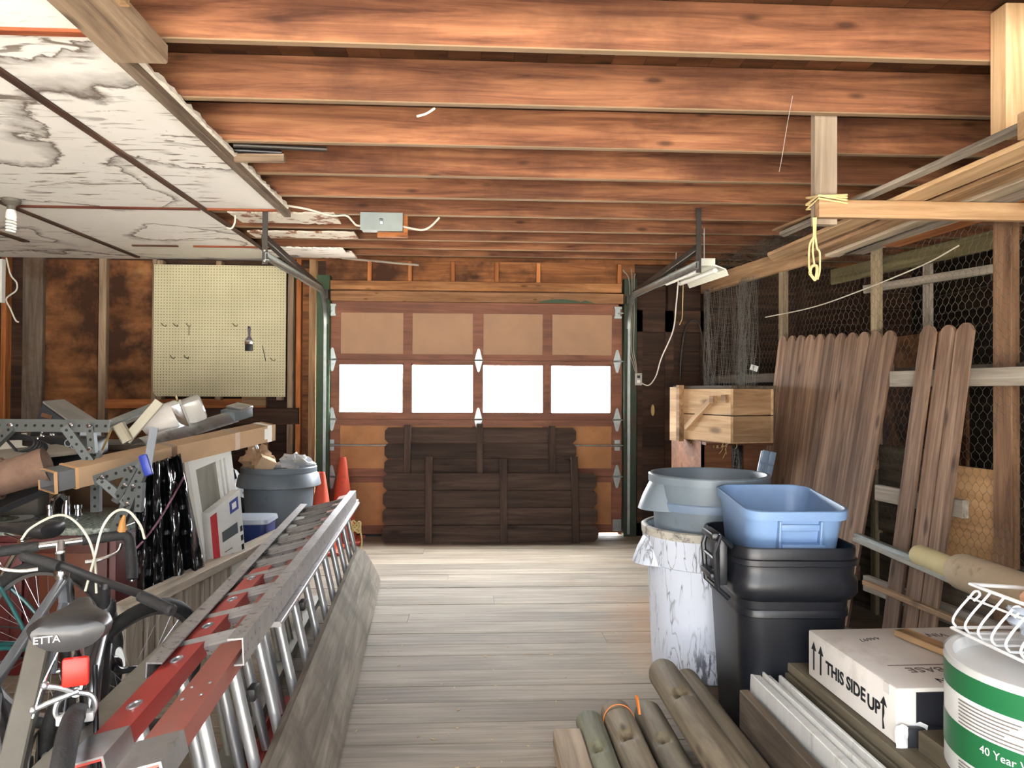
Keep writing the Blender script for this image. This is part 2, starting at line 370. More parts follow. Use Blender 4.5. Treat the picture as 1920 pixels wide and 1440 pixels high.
# ---------------------------------------------------------------- joists
JY = [-.9, -.4, .1, .6, 1.1, 1.6, 2.13, 2.66, 3.19, 3.73, 4.27, 4.75, 5.22, 5.68, 6.08, 6.44, 6.78]
ordn = {7: 'nearest brown wooden ceiling joist spanning the top of the view', 8: 'brown joist behind the nearest one, a short white cable stub under it', 9: 'dark brown joist just in front of the two dark pipes stored overhead',
        10: 'brown ceiling joist just behind the two dark pipes stored overhead', 11: 'fifth brown ceiling joist, counted from the front of the garage', 12: 'brown ceiling joist that the grey junction box hangs under',
        13: 'first brown ceiling joist behind the grey junction box', 14: 'second brown ceiling joist behind the grey junction box', 15: 'next to last brown ceiling joist before the garage door', 16: 'last brown ceiling joist, closest to the garage door header'}
for i, y in enumerate(JY):
    if i < 6: continue
    o = beam('ceiling_joist', (XL, y, ZC+.094), (XR, y, ZC+.094), .04, .188, JOIST, c=.004)
    tag(o, ordn.get(i, 'brown ceiling joist above the camera, out of the photo'), 'joist', 'ceiling joists')
for i in range(6):
    o = beam('ceiling_joist', (XL, JY[i], ZC+.094), (XR, JY[i], ZC+.094), .04, .188, JOIST, c=.004); tag(o, 'brown ceiling joist above the camera, out of the photo', 'joist', 'ceiling joists')
# ---------------------------------------------------------------- white ceiling panels with brown battens
m_, nt, b = newmat('stained_drywall'); L = nt.links
tc = nd(nt, 'ShaderNodeTexCoord'); oi = nd(nt, 'ShaderNodeObjectInfo')
wp = nd(nt, 'ShaderNodeTexNoise', Scale=2.2, Detail=6.0, Roughness=.6); L.new(tc.outputs['Object'], wp.inputs[0])
va = nd(nt, 'ShaderNodeVectorMath', operation='MULTIPLY_ADD'); L.new(wp.outputs['Color'], va.inputs[0]); va.inputs[1].default_value = (.5, .5, .5); L.new(tc.outputs['Object'], va.inputs[2])
n1 = nd(nt, 'ShaderNodeTexNoise', Scale=.85, Detail=1.5); L.new(va.outputs[0], n1.inputs[0])
ring = ramp(nt, n1.outputs[0], [(.0, K), (.50, K), (.528, (.5,)*3), (.535, W), (.541, K), (1, K)])
mp = nd(nt, 'ShaderNodeMapping', Scale=(3.2, 14, 1), Rotation=(0, 0, .35)); L.new(tc.outputs['Object'], mp.inputs[0])
n2 = nd(nt, 'ShaderNodeTexNoise', Scale=1.2, Detail=5.0, Distortion=1.0); L.new(mp.outputs[0], n2.inputs[0])
n3 = nd(nt, 'ShaderNodeTexNoise', Scale=.9, Detail=2.0); L.new(tc.outputs['Object'], n3.inputs[0])
stre = math_(nt, 'MULTIPLY', ramp(nt, n2.outputs[0], [(.56, K), (.64, W)]), ramp(nt, n3.outputs[0], [(.47, K), (.6, W)]))
c = mixc(nt, 1.0, S(243, 241, 235), ramp(nt, wp.outputs[0], [(.3, (.95,.95,.94)), (.6, W)]), 'MULTIPLY')
c = mixc(nt, math_(nt, 'MULTIPLY', ring, .95), c, S(84, 66, 50))
c = mixc(nt, math_(nt, 'MULTIPLY', stre, .9), c, S(104, 88, 72))
sp = nd(nt, 'ShaderNodeTexVoronoi', Scale=9.0); L.new(va.outputs[0], sp.inputs[0])
c = mixc(nt, ramp(nt, sp.outputs['Distance'], [(.03, (.8,)*3), (.06, K)]), c, S(86, 70, 56))
L.new(c, b.inputs['Base Color']); b.inputs['Roughness'].default_value = .8
DRYW = m_
ZP = 2.56
PX = [-1.275, -1.80, -3.05, -3.65, XL]; PY = [YN, .10, 2.575, 5.045, 7.04]
WHO = {(0,1): 'white drywall strip at the near top left, beside the hanging board', (0,2): 'water-stained white drywall strip along the bare joists',
       (1,1): 'near white drywall sheet at the top left corner', (1,2): 'large white drywall ceiling sheet in front of the spiral bulb', (1,3): 'stained white drywall sheet above the pegboard',
       (2,2): 'narrow white drywall sheet left of the spiral bulb', (2,3): 'narrow white drywall strip behind the spiral bulb, next to the wall', (3,3): 'leftmost far white drywall sheet over the vanity wall', (3,2): 'white drywall sheet along the left wall', }
for i in range(4):
    for j in range(4):
        if i == 0 and j == 3: continue
        x1, x0 = PX[i], PX[i+1]; y0, y1 = PY[j], PY[j+1]
        o = obj('ceiling_panel', MB().box((x0+.004, y0+.004, ZP), (x1-.004, y1-.004, ZP+.0125)), DRYW, smooth=0)
        tag(o, WHO.get((i, j), 'white drywall ceiling sheet above the camera, out of the photo'), 'ceiling panel', 'white ceiling sheets')
def batten(p, q, w, label, mat=BATW, t=.012):
    o = beam('ceiling_batten', p, q, w, t, mat); tag(o, label, 'batten', 'battens on the white ceiling'); return o
zb = ZP-.007
batten((-1.80, YN, zb), (-1.80, 7.02, zb), .042, 'long dark brown batten running through the middle of the stained white ceiling')
batten((-3.05, 2.0, zb), (-3.05, 6.9, zb), .045, 'dark brown batten running past the spiral bulb towards the back wall')
batten((-3.65, 4.0, zb), (-3.65, 6.25, zb), .06, 'short wide dark batten left of the spiral bulb at the photo edge')
RB = wood('reddish_batten', S(112,56,34), S(150,80,50), S(172,104,68), knots=False)
batten((-1.31, 2.575, zb), (-4.7, 2.575, zb), .04, 'reddish cross batten on the near white ceiling', RB)
batten((-1.30, 5.045, zb), (-1.79, 5.045, zb), .03, 'reddish cross batten ending at the ceiling edge board', RB)
batten((-1.83, 5.045, zb), (-3.02, 5.045, zb), .03, 'dark red cross batten reaching the spiral bulb', wood('dark_red_batten', S(80,40,30), S(104,56,42), S(122,72,56), knots=False))
batten((-1.55, 6.35, zb), (-2.35, 6.35, zb), .03, 'far cross batten above the pegboard', RB)
batten((-2.48, 6.35, zb), (-2.85, 6.35, zb), .03, 'short dark cross batten left of the pegboard top', BATW)
EDG = wood('edge_board_wood', S(92,78,64), S(122,106,90), S(148,132,114), knots=False)
o = beam('ceiling_edge_board', (-1.262, .5, ZP-.022), (-1.262, 5.07, ZP-.022), .045, .045, EDG); tag(o, 'grey-brown edge board where the white ceiling stops', 'board')
# crumbled plaster along the edge board
PLAST = plain('crumbled_plaster', S(226,220,206), .9, var=.2, scale=20, bump=.4)
m = MB(); r = random.Random(4); y = 2.7; 
rings = []
while y < 5.0:
    a, h = r.uniform(.006, .02), r.uniform(.006, .022)
    rings.append([(-1.238, y, ZP-.012), (-1.238+a, y, ZP-.006), (-1.238+a*.8, y, ZP+h), (-1.238, y, ZP+h)]); y += .035
m.loft(rings); tag(obj('plaster_remnant', m, PLAST), 'white crumbled plaster ridge left along the ceiling edge board', 'plaster')
# torn drywall left under the joists beyond the white ceiling
def torn(label, px0, px1, py, Y, w, mat=DRYW, z=None, t=.012, seed=0):
    r = random.Random(seed); p, q = at(px0, py, Y), at(px1, py, Y); n = 26; zz = z or p.z
    f = [( p.x+(q.x-p.x)*i/n, Y-w/2+r.uniform(-.015, .015)) for i in range(n+1)]; k = [(p.x+(q.x-p.x)*i/n + r.uniform(-.01,.01), Y+w/2+r.uniform(-.02, .02)*(i > n*.6)) for i in range(n, -1, -1)]
    tag(obj('torn_drywall', MB().prism(f+k, zz, zz+t), mat, smooth=0), label, 'drywall', 'torn drywall scraps')
SCR = plain('peeling_paint_wood', S(222,214,198), .85, var=.15, dirt=S(140,92,66), dscale=7, dcut=(.52,.58), stretch=(1,1,1))
torn('peeling white strip just beyond the ceiling edge board, white cable above it', 440, 634, 412, 5.30, .30, SCR, ZC-.016, seed=1)
torn('peeling cream strip behind the left track hanger', 470, 668, 448, 5.86, .22, SCR, ZC-.016, seed=2)
torn('broken white drywall scrap with a curled tip near the left track', 520, 645, 482, 6.3, .16, DRYW, ZC-.05, seed=3)
torn('long torn white drywall strip above the left door corner', 500, 664, 492, 6.62, .30, DRYW, ZC-.03, seed=4)
o = beam('loose_lath', at(640, 484, 6.5), at(785, 497, 6.5), .05, .01, GRYW); tag(o, 'thin grey lath hanging under the joists above the left door corner', 'lath')
# hanging board beside the ceiling edge
o = beam('hanging_board', (-1.16, .8, 2.515), (-1.16, 2.63, 2.515), .185, .07, GST, c=.006); tag(o, 'grey-brown board fixed under the joists beside the white ceiling', 'board')
o = beam('wood_block', (-1.06, 2.24, 2.50), (-1.06, 2.24, 2.76), .09, .04, TANW, up=(1,0,0)); tag(o, 'short upright wood block above the hanging board', 'block')
# ---------------------------------------------------------------- garage door (door_1)
door = thing('door_1', 'brown panelled overhead garage door with a row of four bright windows', 'garage door', (.01, 7.0, 0), kind='structure')
DY0, DY1 = 7.02, 7.055
XS = [(-1.25,-.67), (-.585,-.02), (.08,.64), (.73,1.30)]
WX = [(-1.268,-.662), (-.595,-.008), (.068,.652), (.712,1.295)]
ZS = [.02, .555, 1.09, 1.645, 2.17]
LG, nt, b = newmat('window_glass')
mx = nt.nodes.new('ShaderNodeMixShader'); tr = nt.nodes.new('ShaderNodeBsdfTransparent'); mx.inputs[0].default_value = .05
b.inputs['Roughness'].default_value = .05; nt.links.new(tr.outputs[0], mx.inputs[1]); nt.links.new(b.outputs[0], mx.inputs[2]); nt.links.new(mx.outputs[0], nt.nodes['Material Output'].inputs[0])
for s in range(4):
    z0, z1 = ZS[s]+.003, ZS[s+1]-.003; xs = WX if s == 2 else XS
    pz0, pz1 = {0: (.10, .50), 1: (.63, 1.03), 2: (1.145, 1.61), 3: (1.70, 2.085)}[s]
    m = MB(); m.box((DX0+.012, DY0, z0), (DX1-.012, DY1, pz0)); m.box((DX0+.012, DY0, pz1), (DX1-.012, DY1, z1))
    xe = [DX0+.012] + [v for a in xs for v in a] + [DX1-.012]
    for k in range(0, len(xe), 2): m.box((xe[k], DY0, pz0), (xe[k+1], DY1, pz1))
    fr = obj('door_section', m, DOORF, door, smooth=0)
    for a, c2 in xs:
        if s == 2:
            obj('window_pane', MB().box((a-.01, DY0+.018, pz0-.01), (c2+.01, DY0+.022, pz1+.01)), LG, fr, smooth=0)
            m = MB(); e = .012
            m.box((a-.002, DY0-.004, pz0-.002), (a+e, DY0+.016, pz1+.002)).box((c2-e, DY0-.004, pz0-.002), (c2+.002, DY0+.016, pz1+.002)).box((a, DY0-.004, pz0-.002), (c2, DY0+.016, pz0+e)).box((a, DY0-.004, pz1-e), (c2, DY0+.016, pz1+.002))
            obj('window_bead', m, DOORF, fr, smooth=0)
        else:
            obj('door_panel', MB().box((a-.01, DY0+.012, pz0-.01), (c2+.01, DY0+.02, pz1+.01)), DOORP if s == 3 else DOORO, fr, smooth=0)
def hinge(x, z, roll):
    m = MB(); y = DY0-.004
    for sg in (1, -1):
        pts = [(-.036, .006*sg), (.036, .006*sg), (.012, .10*sg), (0, .112*sg), (-.012, .10*sg)]
        M_ = Matrix.Translation((x, y, z)) @ Matrix.Rotation(PI/2, 4, 'X')
        m.prism(pts if sg > 0 else pts[::-1], 0, .004, M_)
    m.tube([(x-.045, y-.008, z), (x+.045, y-.008, z)], .008, 8)
    for q in (.04, -.04): m.tube([(x, y-.006, z+q), (x, y-.014, z+q)], .009, 6)
    if roll: m.tube([(x, y-.012, z), (x+roll*.075, y-.012, z)], .006, 6)
    obj('hinge', m, GALV, door, smooth=30)
for z in (ZS[1], ZS[2], ZS[3]):
    for x, rl in ((DX0+.052, -1), (DX1-.052, 1)): hinge(x, z, rl)
hinge(.035, ZS[2], 0); hinge(.035, ZS[3], 0); hinge(.035, ZS[1], 0)
for x in (DX0+.05, DX1-.05):
    m = MB().box((x-.035, DY0-.03, 2.05), (x+.035, DY0, 2.07)).box((x-.035, DY0-.03, 2.14), (x+.035, DY0, 2.16)).box((x-.025, DY0-.012, 2.07), (x+.025, DY0-.004, 2.14))
    m.tube([(x, DY0-.02, 2.10), (x+(-.07 if x < 0 else .07), DY0-.02, 2.10)], .007, 6)
    obj('top_bracket', m, GALV, door)
    m = MB().box((x-.025, DY0-.012, .80), (x+.025, DY0-.002, .90)).tube([(x-.03, DY0-.022, .85), (x+.03, DY0-.022, .85)], .014, 8)
    obj('bolt_guide', m, GALV, door)
    m = MB().box((x-.04, DY0-.012, .04), (x+.04, DY0-.002, .15)); obj('corner_bracket', m, GALV, door)
rod('lock_rod', [(DX0-.03, DY0-.03, .85), (DX1+.03, DY0-.03, .85)], .007, GALV, door)
for z in ZS[1:4]: obj('joint_strip', MB().box((DX0+.02, DY1-.012, z-.025), (DX1-.02, DY1+.006, z+.025)), DOORF, door, smooth=0)
obj('door_stop', MB().box((DX0-.07, DY1+.007, 0), (DX0+.03, DY1+.04, 2.3)).box((DX1-.03, DY1+.007, 0), (DX1+.07, DY1+.04, 2.3)).box((DX0-.07, DY1+.007, 2.14), (DX1+.07, DY1+.04, 2.3)), DOORF, wb, smooth=0)
obj('bottom_seal', MB().box((DX0+.28, DY0+.004, .0), (DX1-.22, DY1-.004, .022)), RUBBER, door, smooth=0)
# ================================================================ DOOR TRACKS
def track(label, sx, near, xv):
    t = thing('door_track', label, 'door track', (xv, 6.9, 0), group='garage door tracks')
    def chan(name, pts, side):          # C-shaped rolled track swept along pts in a plane x ~ const
        m = MB(); pts = [V(p) for p in pts]; N = len(pts); prof = [(-.026,-.012),(-.026,.014),(.026,.014),(.026,-.012),(.021,-.012),(.021,.009),(-.021,.009),(-.021,-.012)]
        rings = []
        for i in range(N):
            d = (pts[min(i+1, N-1)] - pts[max(i-1, 0)]).normalized(); xax = V((side, 0, 0)); w = d.cross(xax).normalized()
            rings.append([pts[i] + w*a + xax*b for a, b in prof])
        m.loft(rings); return obj(name, m, GALV, t, smooth=30)
    zb, zt = .03, near[2]
    chan('vertical_rail', [(xv, 6.93, zb), (xv, 6.93, 1.0), (xv, 6.93, zt-.30)], sx)
    cur = [(xv, 6.93-.28*(1-math.cos(a)), zt-.30+.30*math.sin(a)) for a in [PI/2*i/10 for i in range(11)]]
    chan('curved_rail', cur, sx)
    e = V(near); s = V(cur[-1])
    chan('horizontal_rail', [s, s.lerp(e, .5), e], sx)
    h = MB().box((-.018, -.003, 0), (.018, .003, ZC+.06-zt+.05)); hole = [ .05*k for k in range(1, 8)]
    hg = obj('hanger_strap', h, GALVD, t, Matrix.Translation((e.x+sx*.02, e.y+.02, zt-.05)), smooth=0)
    for k in (.02, .09): obj('bolt', MB().tube([(0, -.002, k), (0, -.010, k)], .008, 6), CHROME, hg, Matrix.Translation((e.x+sx*.02, e.y+.02, zt-.05)))
    beam('angle_brace', (e.x+sx*.03, e.y+.05, zt+.13), (xv+sx*.03, 6.80, zt+.03), .045, .045, GALVD, t)
    for z in (.25, .95, 1.62): obj('wall_bracket', MB().box((xv-.02, 6.925, z-.02), (xv+.03, 6.95, z+.02)), GALVD, t)
    m = MB().box((xv-.03, 6.86, zt-.06), (xv+.03, 6.95, zt+.02)); obj('flag_bracket', m, GALVD, t)
    return t
track('left steel overhead door track curving towards the pegboard', -1, (-1.40, 5.09, 2.255), at(610, 735, 6.93).x)
track('right steel overhead door track running beside the white shop light', 1, (1.53, 5.09, 2.235), at(1178, 735, 6.93).x)
# ---------------------------------------------------------------- fluorescent shop light
p0, p1 = at(1328, 496, 5.35), at(1262, 524, 6.55)
M, Ln = frame(p0, p1)
sl = thing('shop_light', 'white fluorescent shop light hung above the right door track', 'light', M=M)
m = MB(); prof = [(-.15,-.075),(-.13,-.03),(-.05,.0),(-.05,.045),(.05,.045),(.05,0),(.13,-.03),(.15,-.075),(.147,-.078),(.125,-.036),(.045,-.008),(-.045,-.008),(-.125,-.036),(-.147,-.078)]
m.loft([[(x, a, b) for a, b in prof] for x in (0, Ln)]); obj('reflector', m, plain('light_enamel', S(226,228,214), .4, var=.06), sl, M, smooth=20)
for s in (-.06, .06): rod('fluorescent_tube', [(.03, s, -.04), (Ln-.03, s, -.04)], .018, WHITE, sl, 10, M=M)
for x in (.12, Ln-.12): rod('hanger_chain', [M @ V((x, 0, .045)), M @ V((x, 0, .045)) + V((0, 0, ZC-(M @ V((x, 0, .045))).z))], .004, GALV, sl, 5)
# wires
def cable(name, label, pts, r, mat=CABLE, cat='cable', group=None, n=8):
    o = rod(name, bez(pts, n), r, mat, None, 7); return tag(o, label, cat, group)
cable('power_cord', 'white cord hanging from the shop light to the wall outlet', [at(1272, 526, 6.45), at(1268, 570, 6.5), at(1262, 620, 6.6), at(1240, 672, 6.75), at(1230, 705, 6.85), at(1217, 722, 6.92), at(1203, 718, 6.95), at(1198, 709, 6.955)], .006)
cable('pull_cord', 'short thin cord hanging from the shop light, free at the end', [at(1281, 530, 6.4), at(1280, 570, 6.4), at(1279, 596, 6.4), at(1274, 609, 6.4)], .0035, MANILA)
for k, (dx, lab) in enumerate(((0, 'grey house cable on the right door post, nearest the track'), (5, 'middle grey house cable on the right door post'), (9, 'grey house cable on the right door post, farthest from the track'))):
    top = [(1168, 506), (1184, 505), (1191, 513)][k]
    cable('house_cable', lab, [at(top[0], top[1], 6.94), at(1180+dx, 528, 6.935), at(1180+dx, 600, 6.935), at(1179+dx, 655, 6.935), at(1186+dx*.7, 680, 6.935), at(1192+dx*.3, 700, 6.94)], .005, plain('grey_cable%d' % k, S(150,144,130), .6), group=None)
ol = thing('electrical_outlet', 'white wall outlet beside the right door post, cord plugged in', 'outlet', at(1196, 711, 6.97))
c = at(1196, 711, 6.97); m = MB().box((c.x-.034, c.y-.03, c.z-.057), (c.x+.034, c.y+.09, c.z+.057), c=.004); obj('cover_plate', m, plain('outlet_grey', S(176,174,166), .5), ol)
for dz in (.022, -.022): obj('receptacle', MB().box((c.x-.014, c.y-.035, c.z+dz-.013), (c.x+.014, c.y-.03, c.z+dz+.013)), BLACK if dz > 0 else WHITE, ol)
# junction box and its cables
a, b = at(678, 432, 5.17), at(755, 405, 5.17)
jb = thing('junction_box', 'grey metal junction box under the joists near the ceiling edge', 'junction box', ((a.x+b.x)/2, 5.2, a.z))
BOXG = plain('box_grey', S(142,152,150), .5, .3, var=.12)
obj('housing', MB().box((a.x, 5.14, a.z), (b.x, 5.24, ZC), c=.004), BOXG, jb)
obj('cover', MB().box((a.x-.004, 5.132, a.z-.003), (b.x+.004, 5.14, ZC-.002)), BOXG, jb)
obj('latch', MB().box(((a.x+b.x)/2-.014, 5.12, a.z+.035), ((a.x+b.x)/2+.012, 5.132, a.z+.075), c=.003), GALV, jb)
obj('backing_block', MB().box((a.x+.1, 5.22, a.z-.03), (b.x+.03, 5.26, ZC)), ORW, jb, smooth=0)
cable('ceiling_cable', 'white cable running along the ceiling edge into the grey junction box', [at(540, 386, 5.0), at(575, 392, 5.05), at(620, 404, 5.1), at(648, 404, 5.14), at(660, 414, 5.16), at(668, 422, 5.18), at(680, 424, 5.19)], .007)
cable('ceiling_cable', 'white cable looping from the right side of the grey junction box', [at(752, 424, 5.19), at(775, 429, 5.19), at(793, 431, 5.19), at(808, 424, 5.19), at(824, 408, 5.2)], .007)
cable('ceiling_cable', 'white cable hooked under the end of the middle ceiling batten', [at(441, 404, 5.05), at(440, 418, 5.08), at(434, 428, 5.1), at(424, 427, 5.08)], .006)
cable('ceiling_cable', 'short cut white cable end poking from under a near joist', [at(815, 203, 3.205), at(808, 208, 3.2), at(797, 214, 3.19), at(782, 218, 3.17)], .005)
cable('wall_cable', 'loose pale cable dangling on the wall at the left photo edge', [at(12, 484, 6.98), at(20, 515, 6.97), at(31, 530, 6.97), at(30, 545, 6.97), at(12, 560, 6.97), at(20, 580, 6.97), at(29, 600, 6.97), at(35, 604, 6.99)], .007, CABLE)
o = tag(obj('wall_panel', MB().box((-4.55, 6.9, 2.13), (at(4, 500, 6.9).x, 6.95, 2.52)), WHITE), 'white panel on the back wall at the left photo edge', 'panel')
# sticks stored between joists
o = rod('dark_pipe', [at(438, 272, 3.80), at(613, 280, 3.86)], .013, GALVD); tag(o, 'long dark pipe lying above the joists past the ceiling edge', 'pipe')
o = rod('dark_pipe', [at(430, 281, 3.86), at(528, 286, 3.90)], .012, BLACK); tag(o, 'short dark pipe lying above a pale stick', 'pipe')
o = beam('wood_stick', at(430, 296, 3.90), at(534, 297, 3.90), .035, .04, GST); tag(o, 'pale wood stick poking out beneath the dark pipes', 'stick')
# spiral bulb
c = at(21, 388, 4.88); c.z = ZP
lb = thing('ceiling_lamp', 'bare spiral bulb in a lampholder on the white ceiling', 'lamp', c)
T = Matrix.Translation(c)
obj('lampholder', MB().lathe([(.0,0),(.055,0),(.055,-.02),(.04,-.035),(.024,-.045),(.024,-.075),(0,-.075)], 20), plain('grey_lampholder', S(96,92,84), .6), lb, T)
obj('bulb_base', MB().lathe([(0,-.07),(.024,-.07),(.03,-.09),(.032,-.12),(.02,-.135),(0,-.135)], 18), WHITE, lb, T)
m = MB(); m.tube([(.024*math.cos(a), .024*math.sin(a), -.135-.075*a/(8*PI)) for a in [8*PI*i/90 for i in range(91)]], .0075, 8); obj('spiral_tube', m, WHITE, lb, T)
# ---------------------------------------------------------------- pegboard
a, b = at(287, 743, 6.96), at(537, 499, 6.96)
m_, nt, bs = newmat('pegboard'); L = nt.links
tc = nd(nt, 'ShaderNodeTexCoord'); sc = nd(nt, 'ShaderNodeVectorMath', operation='SCALE'); sc.inputs[3].default_value = 1/.0262; L.new(tc.outputs['Object'], sc.inputs[0])
fr = nd(nt, 'ShaderNodeVectorMath', operation='FRACTION'); L.new(sc.outputs[0], fr.inputs[0])
sb = nd(nt, 'ShaderNodeVectorMath', operation='SUBTRACT'); L.new(fr.outputs[0], sb.inputs[0]); sb.inputs[1].default_value = (.5,.5,.5)
mu = nd(nt, 'ShaderNodeVectorMath', operation='MULTIPLY'); L.new(sb.outputs[0], mu.inputs[0]); mu.inputs[1].default_value = (1, 0, 1)
ln = nd(nt, 'ShaderNodeVectorMath', operation='LENGTH'); L.new(mu.outputs[0], ln.inputs[0])
n = nd(nt, 'ShaderNodeTexNoise', Scale=3.0, Detail=4.0); L.new(tc.outputs['Object'], n.inputs[0])
base = mixc(nt, ramp(nt, n.outputs[0], [(.35, K), (.7, W)]), S(206,200,164), S(190,184,150))
c_ = mixc(nt, ramp(nt, ln.outputs['Value'], [(.15, (.9,)*3), (.21, K)]), base, S(92,84,62)); L.new(c_, bs.inputs['Base Color']); bs.inputs['Roughness'].default_value = .6
w_, h_ = b.x-a.x, b.z-a.z
m = MB(); cut = .03
m.prism([(cut, 0), (w_, .0), (w_, h_), (0, h_), (0, cut*1.3)], -.003, .003, Matrix.Rotation(PI/2, 4, 'X'))
pb = obj('pegboard', m, m_, None, Matrix.Translation((a.x, 6.96, a.z)), smooth=0); tag(pb, 'cream perforated pegboard on the back wall', 'pegboard')
for px in (300, 410, 525):
    x = at(px, 735, 7.0).x; o = beam('pegboard_cleat', (x, 7.012, a.z-.03), (x, 7.012, b.z+.04), .05, .09, GST, pb, up=(0,1,0))
hk = [(310,612,'upper row, leftmost'), (332,612,'upper row, second from the left'), (356,612,'upper row, third from the left, long tail'), (443,612,'upper row, left of the paintbrush'), (326,672,'lower row, leftmost'), (352,672,'lower row, second from the left'), (513,676,'bottom right of the paintbrush')]
for px, py, wh in hk:
    p = at(px-6, py-5, 6.955); m = MB().tube([p, p+V((.0, -.012, 0)), p+V((.028, -.045, -.022)), p+V((.055, -.06, -.03)), p+V((.06, -.062, -.012))], .004, 6)
    if 'long' in wh: m.tube([p+V((.04, -.05, -.02)), p+V((.04, -.052, -.11))], .004, 6)
    tag(obj('peg_hook', m, plain('brass_hook', S(132,120,84), .5, .5)), 'small metal hook on the pegboard, '+wh, 'hook', 'pegboard hooks')
cable('wire_rod', 'long thin bent wire on the pegboard below the paintbrush', [at(492, 648, 6.95), at(495, 662, 6.945), at(498, 677, 6.94)], .0035, GALVD, 'wire', n=3)
p = at(467, 612, 6.93)
br = thing('paintbrush', 'paintbrush with purple-grey handle and black bristles on the pegboard', 'paintbrush', p)
T = Matrix.Translation(p)
m = MB(); rs = []
for z, w2, t2 in ((0.0,.010,.006),(-.02,.014,.008),(-.05,.011,.008),(-.09,.010,.008),(-.105,.02,.010),(-.125,.032,.011)):
    rs.append([(w2*math.cos(k*PI/6), t2*math.sin(k*PI/6), z) for k in range(12)])
m.loft(rs); obj('handle', m, plain('purple_grey_handle', S(96,88,104), .4), br, T)
obj('ferrule', MB().box((-.036,-.012,-.165),(.036,.012,-.122), c=.004), CHROME, br, T)
obj('bristles', MB().box((-.034,-.010,-.225),(.034,.010,-.163), c=.003), BLACK, br, T)
o = rod('peg_hook', [p+V((0,.03,-.012)), p+V((0,-.02,-.012)), p+V((0,-.03,0))], .004, GALVD); tag(o, 'small metal hook that the paintbrush hangs on', 'hook', 'pegboard hooks')
# ================================================================ RIGHT OVERHEAD RACK
a = at(1528, 400, 3.23); x0, x1 = a.x, at(1570, 400, 3.23).x
o = beam('hanging_post', ((x0+x1)/2, 3.25, 2.10), ((x0+x1)/2, 3.25, 2.74), x1-x0, .045, wood('pale_grey_post', S(134,120,102), S(168,152,132), S(188,172,152), knots=False, rnd=.05), up=(0,1,0)); tag(o, 'grey hanging post with twine wrapped round its foot', 'post')
zc = at(1600, 396, 3.21).z
o = beam('rack_crosspiece', (x0-.005, 3.198, zc+.004), (3.2, 3.198, zc+.004), .078, .038, TANW, up=(0,1,0)); tag(o, 'horizontal tan rack crosspiece fixed to the hanging post with twine', 'crosspiece')
a0, a1 = at(1877, 200, 2.58), at(1990, 200, 2.58); zb = at(1900, 256, 2.6).z
o = beam('hanging_post', ((a0.x+a1.x)/2, 2.595, zb), ((a0.x+a1.x)/2, 2.595, 2.745), a1.x-a0.x, .085, PINE, up=(0,1,0)); tag(o, 'pale hanging post at the top right corner of the photo', 'post')
o = beam('rack_crosspiece', (1.6, 2.105, 2.14), (3.2, 2.105, 2.14), .078, .038, TANW, up=(0,1,0)); tag(o, 'near rack crosspiece out of the photo to the right', 'crosspiece')
o = beam('hanging_post', (2.4, 2.13, 2.10), (2.4, 2.13, 2.60), .09, .04, TANW, up=(0,1,0)); tag(o, 'near hanging post out of the photo to the right', 'post')
zt = zc+.045
BO = [ # near point x at Y=2.0, far pixel end, width, thick, z, label
 (at(1722,297,3.05), at(1455,432,4.15), .05, .014, zt+.075, 'short pale lath lying topmost on the overhead lumber', TANW),
 (None, at(1462,452,4.15), .055, .018, zt+.045, 'thin grey strip along the left side of the overhead lumber', GRYW),
 (None, at(1432,490,4.75), .13, .02, zt+.012, 'wide pale board reaching farthest left in the overhead lumber', PINE),
 (None, at(1510,478,4.6), .10, .022, zt+.012, 'tan board second from the left on the overhead rack', TANW),
 (None, at(1560,470,4.55), .09, .02, zt+.012, 'whitish narrow board in the middle of the overhead lumber', wood('whitish_board', S(176,160,136), S(206,192,168), S(222,210,190), knots=False)),
 (None, at(1600,470,4.45), .14, .04, zt+.022, 'grey-brown thick board on the right of the overhead lumber', GRYW),
 (None, at(1670,440,4.2), .12, .03, zt+.016, 'orange-tan board at the far right of the overhead lumber', ORW)]
nx = [None, 1.80, 1.90, 2.05, 2.17, 2.30, 2.48]
for i, (n0, f0, w, t, z, lab, mt) in enumerate(BO):
    far = V((f0.x, f0.y, z)); near = V((n0.x, n0.y, z)) if n0 else V((nx[i]+.05, 2.0, z))
    M, Ln = frame(near, far); m = bar(Ln, w, t)
    if i in (1, 2, 3):      # a slanting sawn end
        for q in m.v:
            if q.x > Ln-.001: q.x -= (q.y+w/2)*(1.6 if i == 2 else .9)
    tag(obj('lumber_board', m, mt, None, M, smooth=20), lab, 'board', 'boards on the overhead rack')
# twine round the post foot
tw = thing('twine', 'pale twine tied round the hanging post, its loop dangling', 'twine', ((x0+x1)/2, 3.2, zc))
m = MB(); r = random.Random(8)
for k in range(4):
    zz = zc+.035+.011*k+r.uniform(-.004,.004); pts = []
    for q, (xx, yy) in enumerate(((x0-.012,3.17),(x1+.012,3.168),(x1+.014,3.285),(x0-.014,3.285))): pts.append((xx, yy, zz+r.uniform(-.012,.012)))
    m.tube(pts, .0042, 6, closed=True)
obj('wrapping', m, MANILA, tw)
def P(px, py): return at(px, py, 3.15)
for pts in ([P(1528,408), P(1527,440), P(1518,460), P(1517,500), P(1521,512)], [P(1525,408), P(1526,440), P(1524,470), P(1527,496)], [P(1530,408), P(1529,440), P(1532,465), P(1537,474), P(1537,508), P(1533,524)]):
    rod('dangling_strand', bez(pts, 5), .0042, MANILA, tw, 6)
m = MB().tube(bez([P(1518,512), P(1522,500), P(1530,498), P(1532,506), P(1529,524), P(1524,520), P(1518,512)], 5), .0065, 6); obj('knot', m, MANILA, tw)
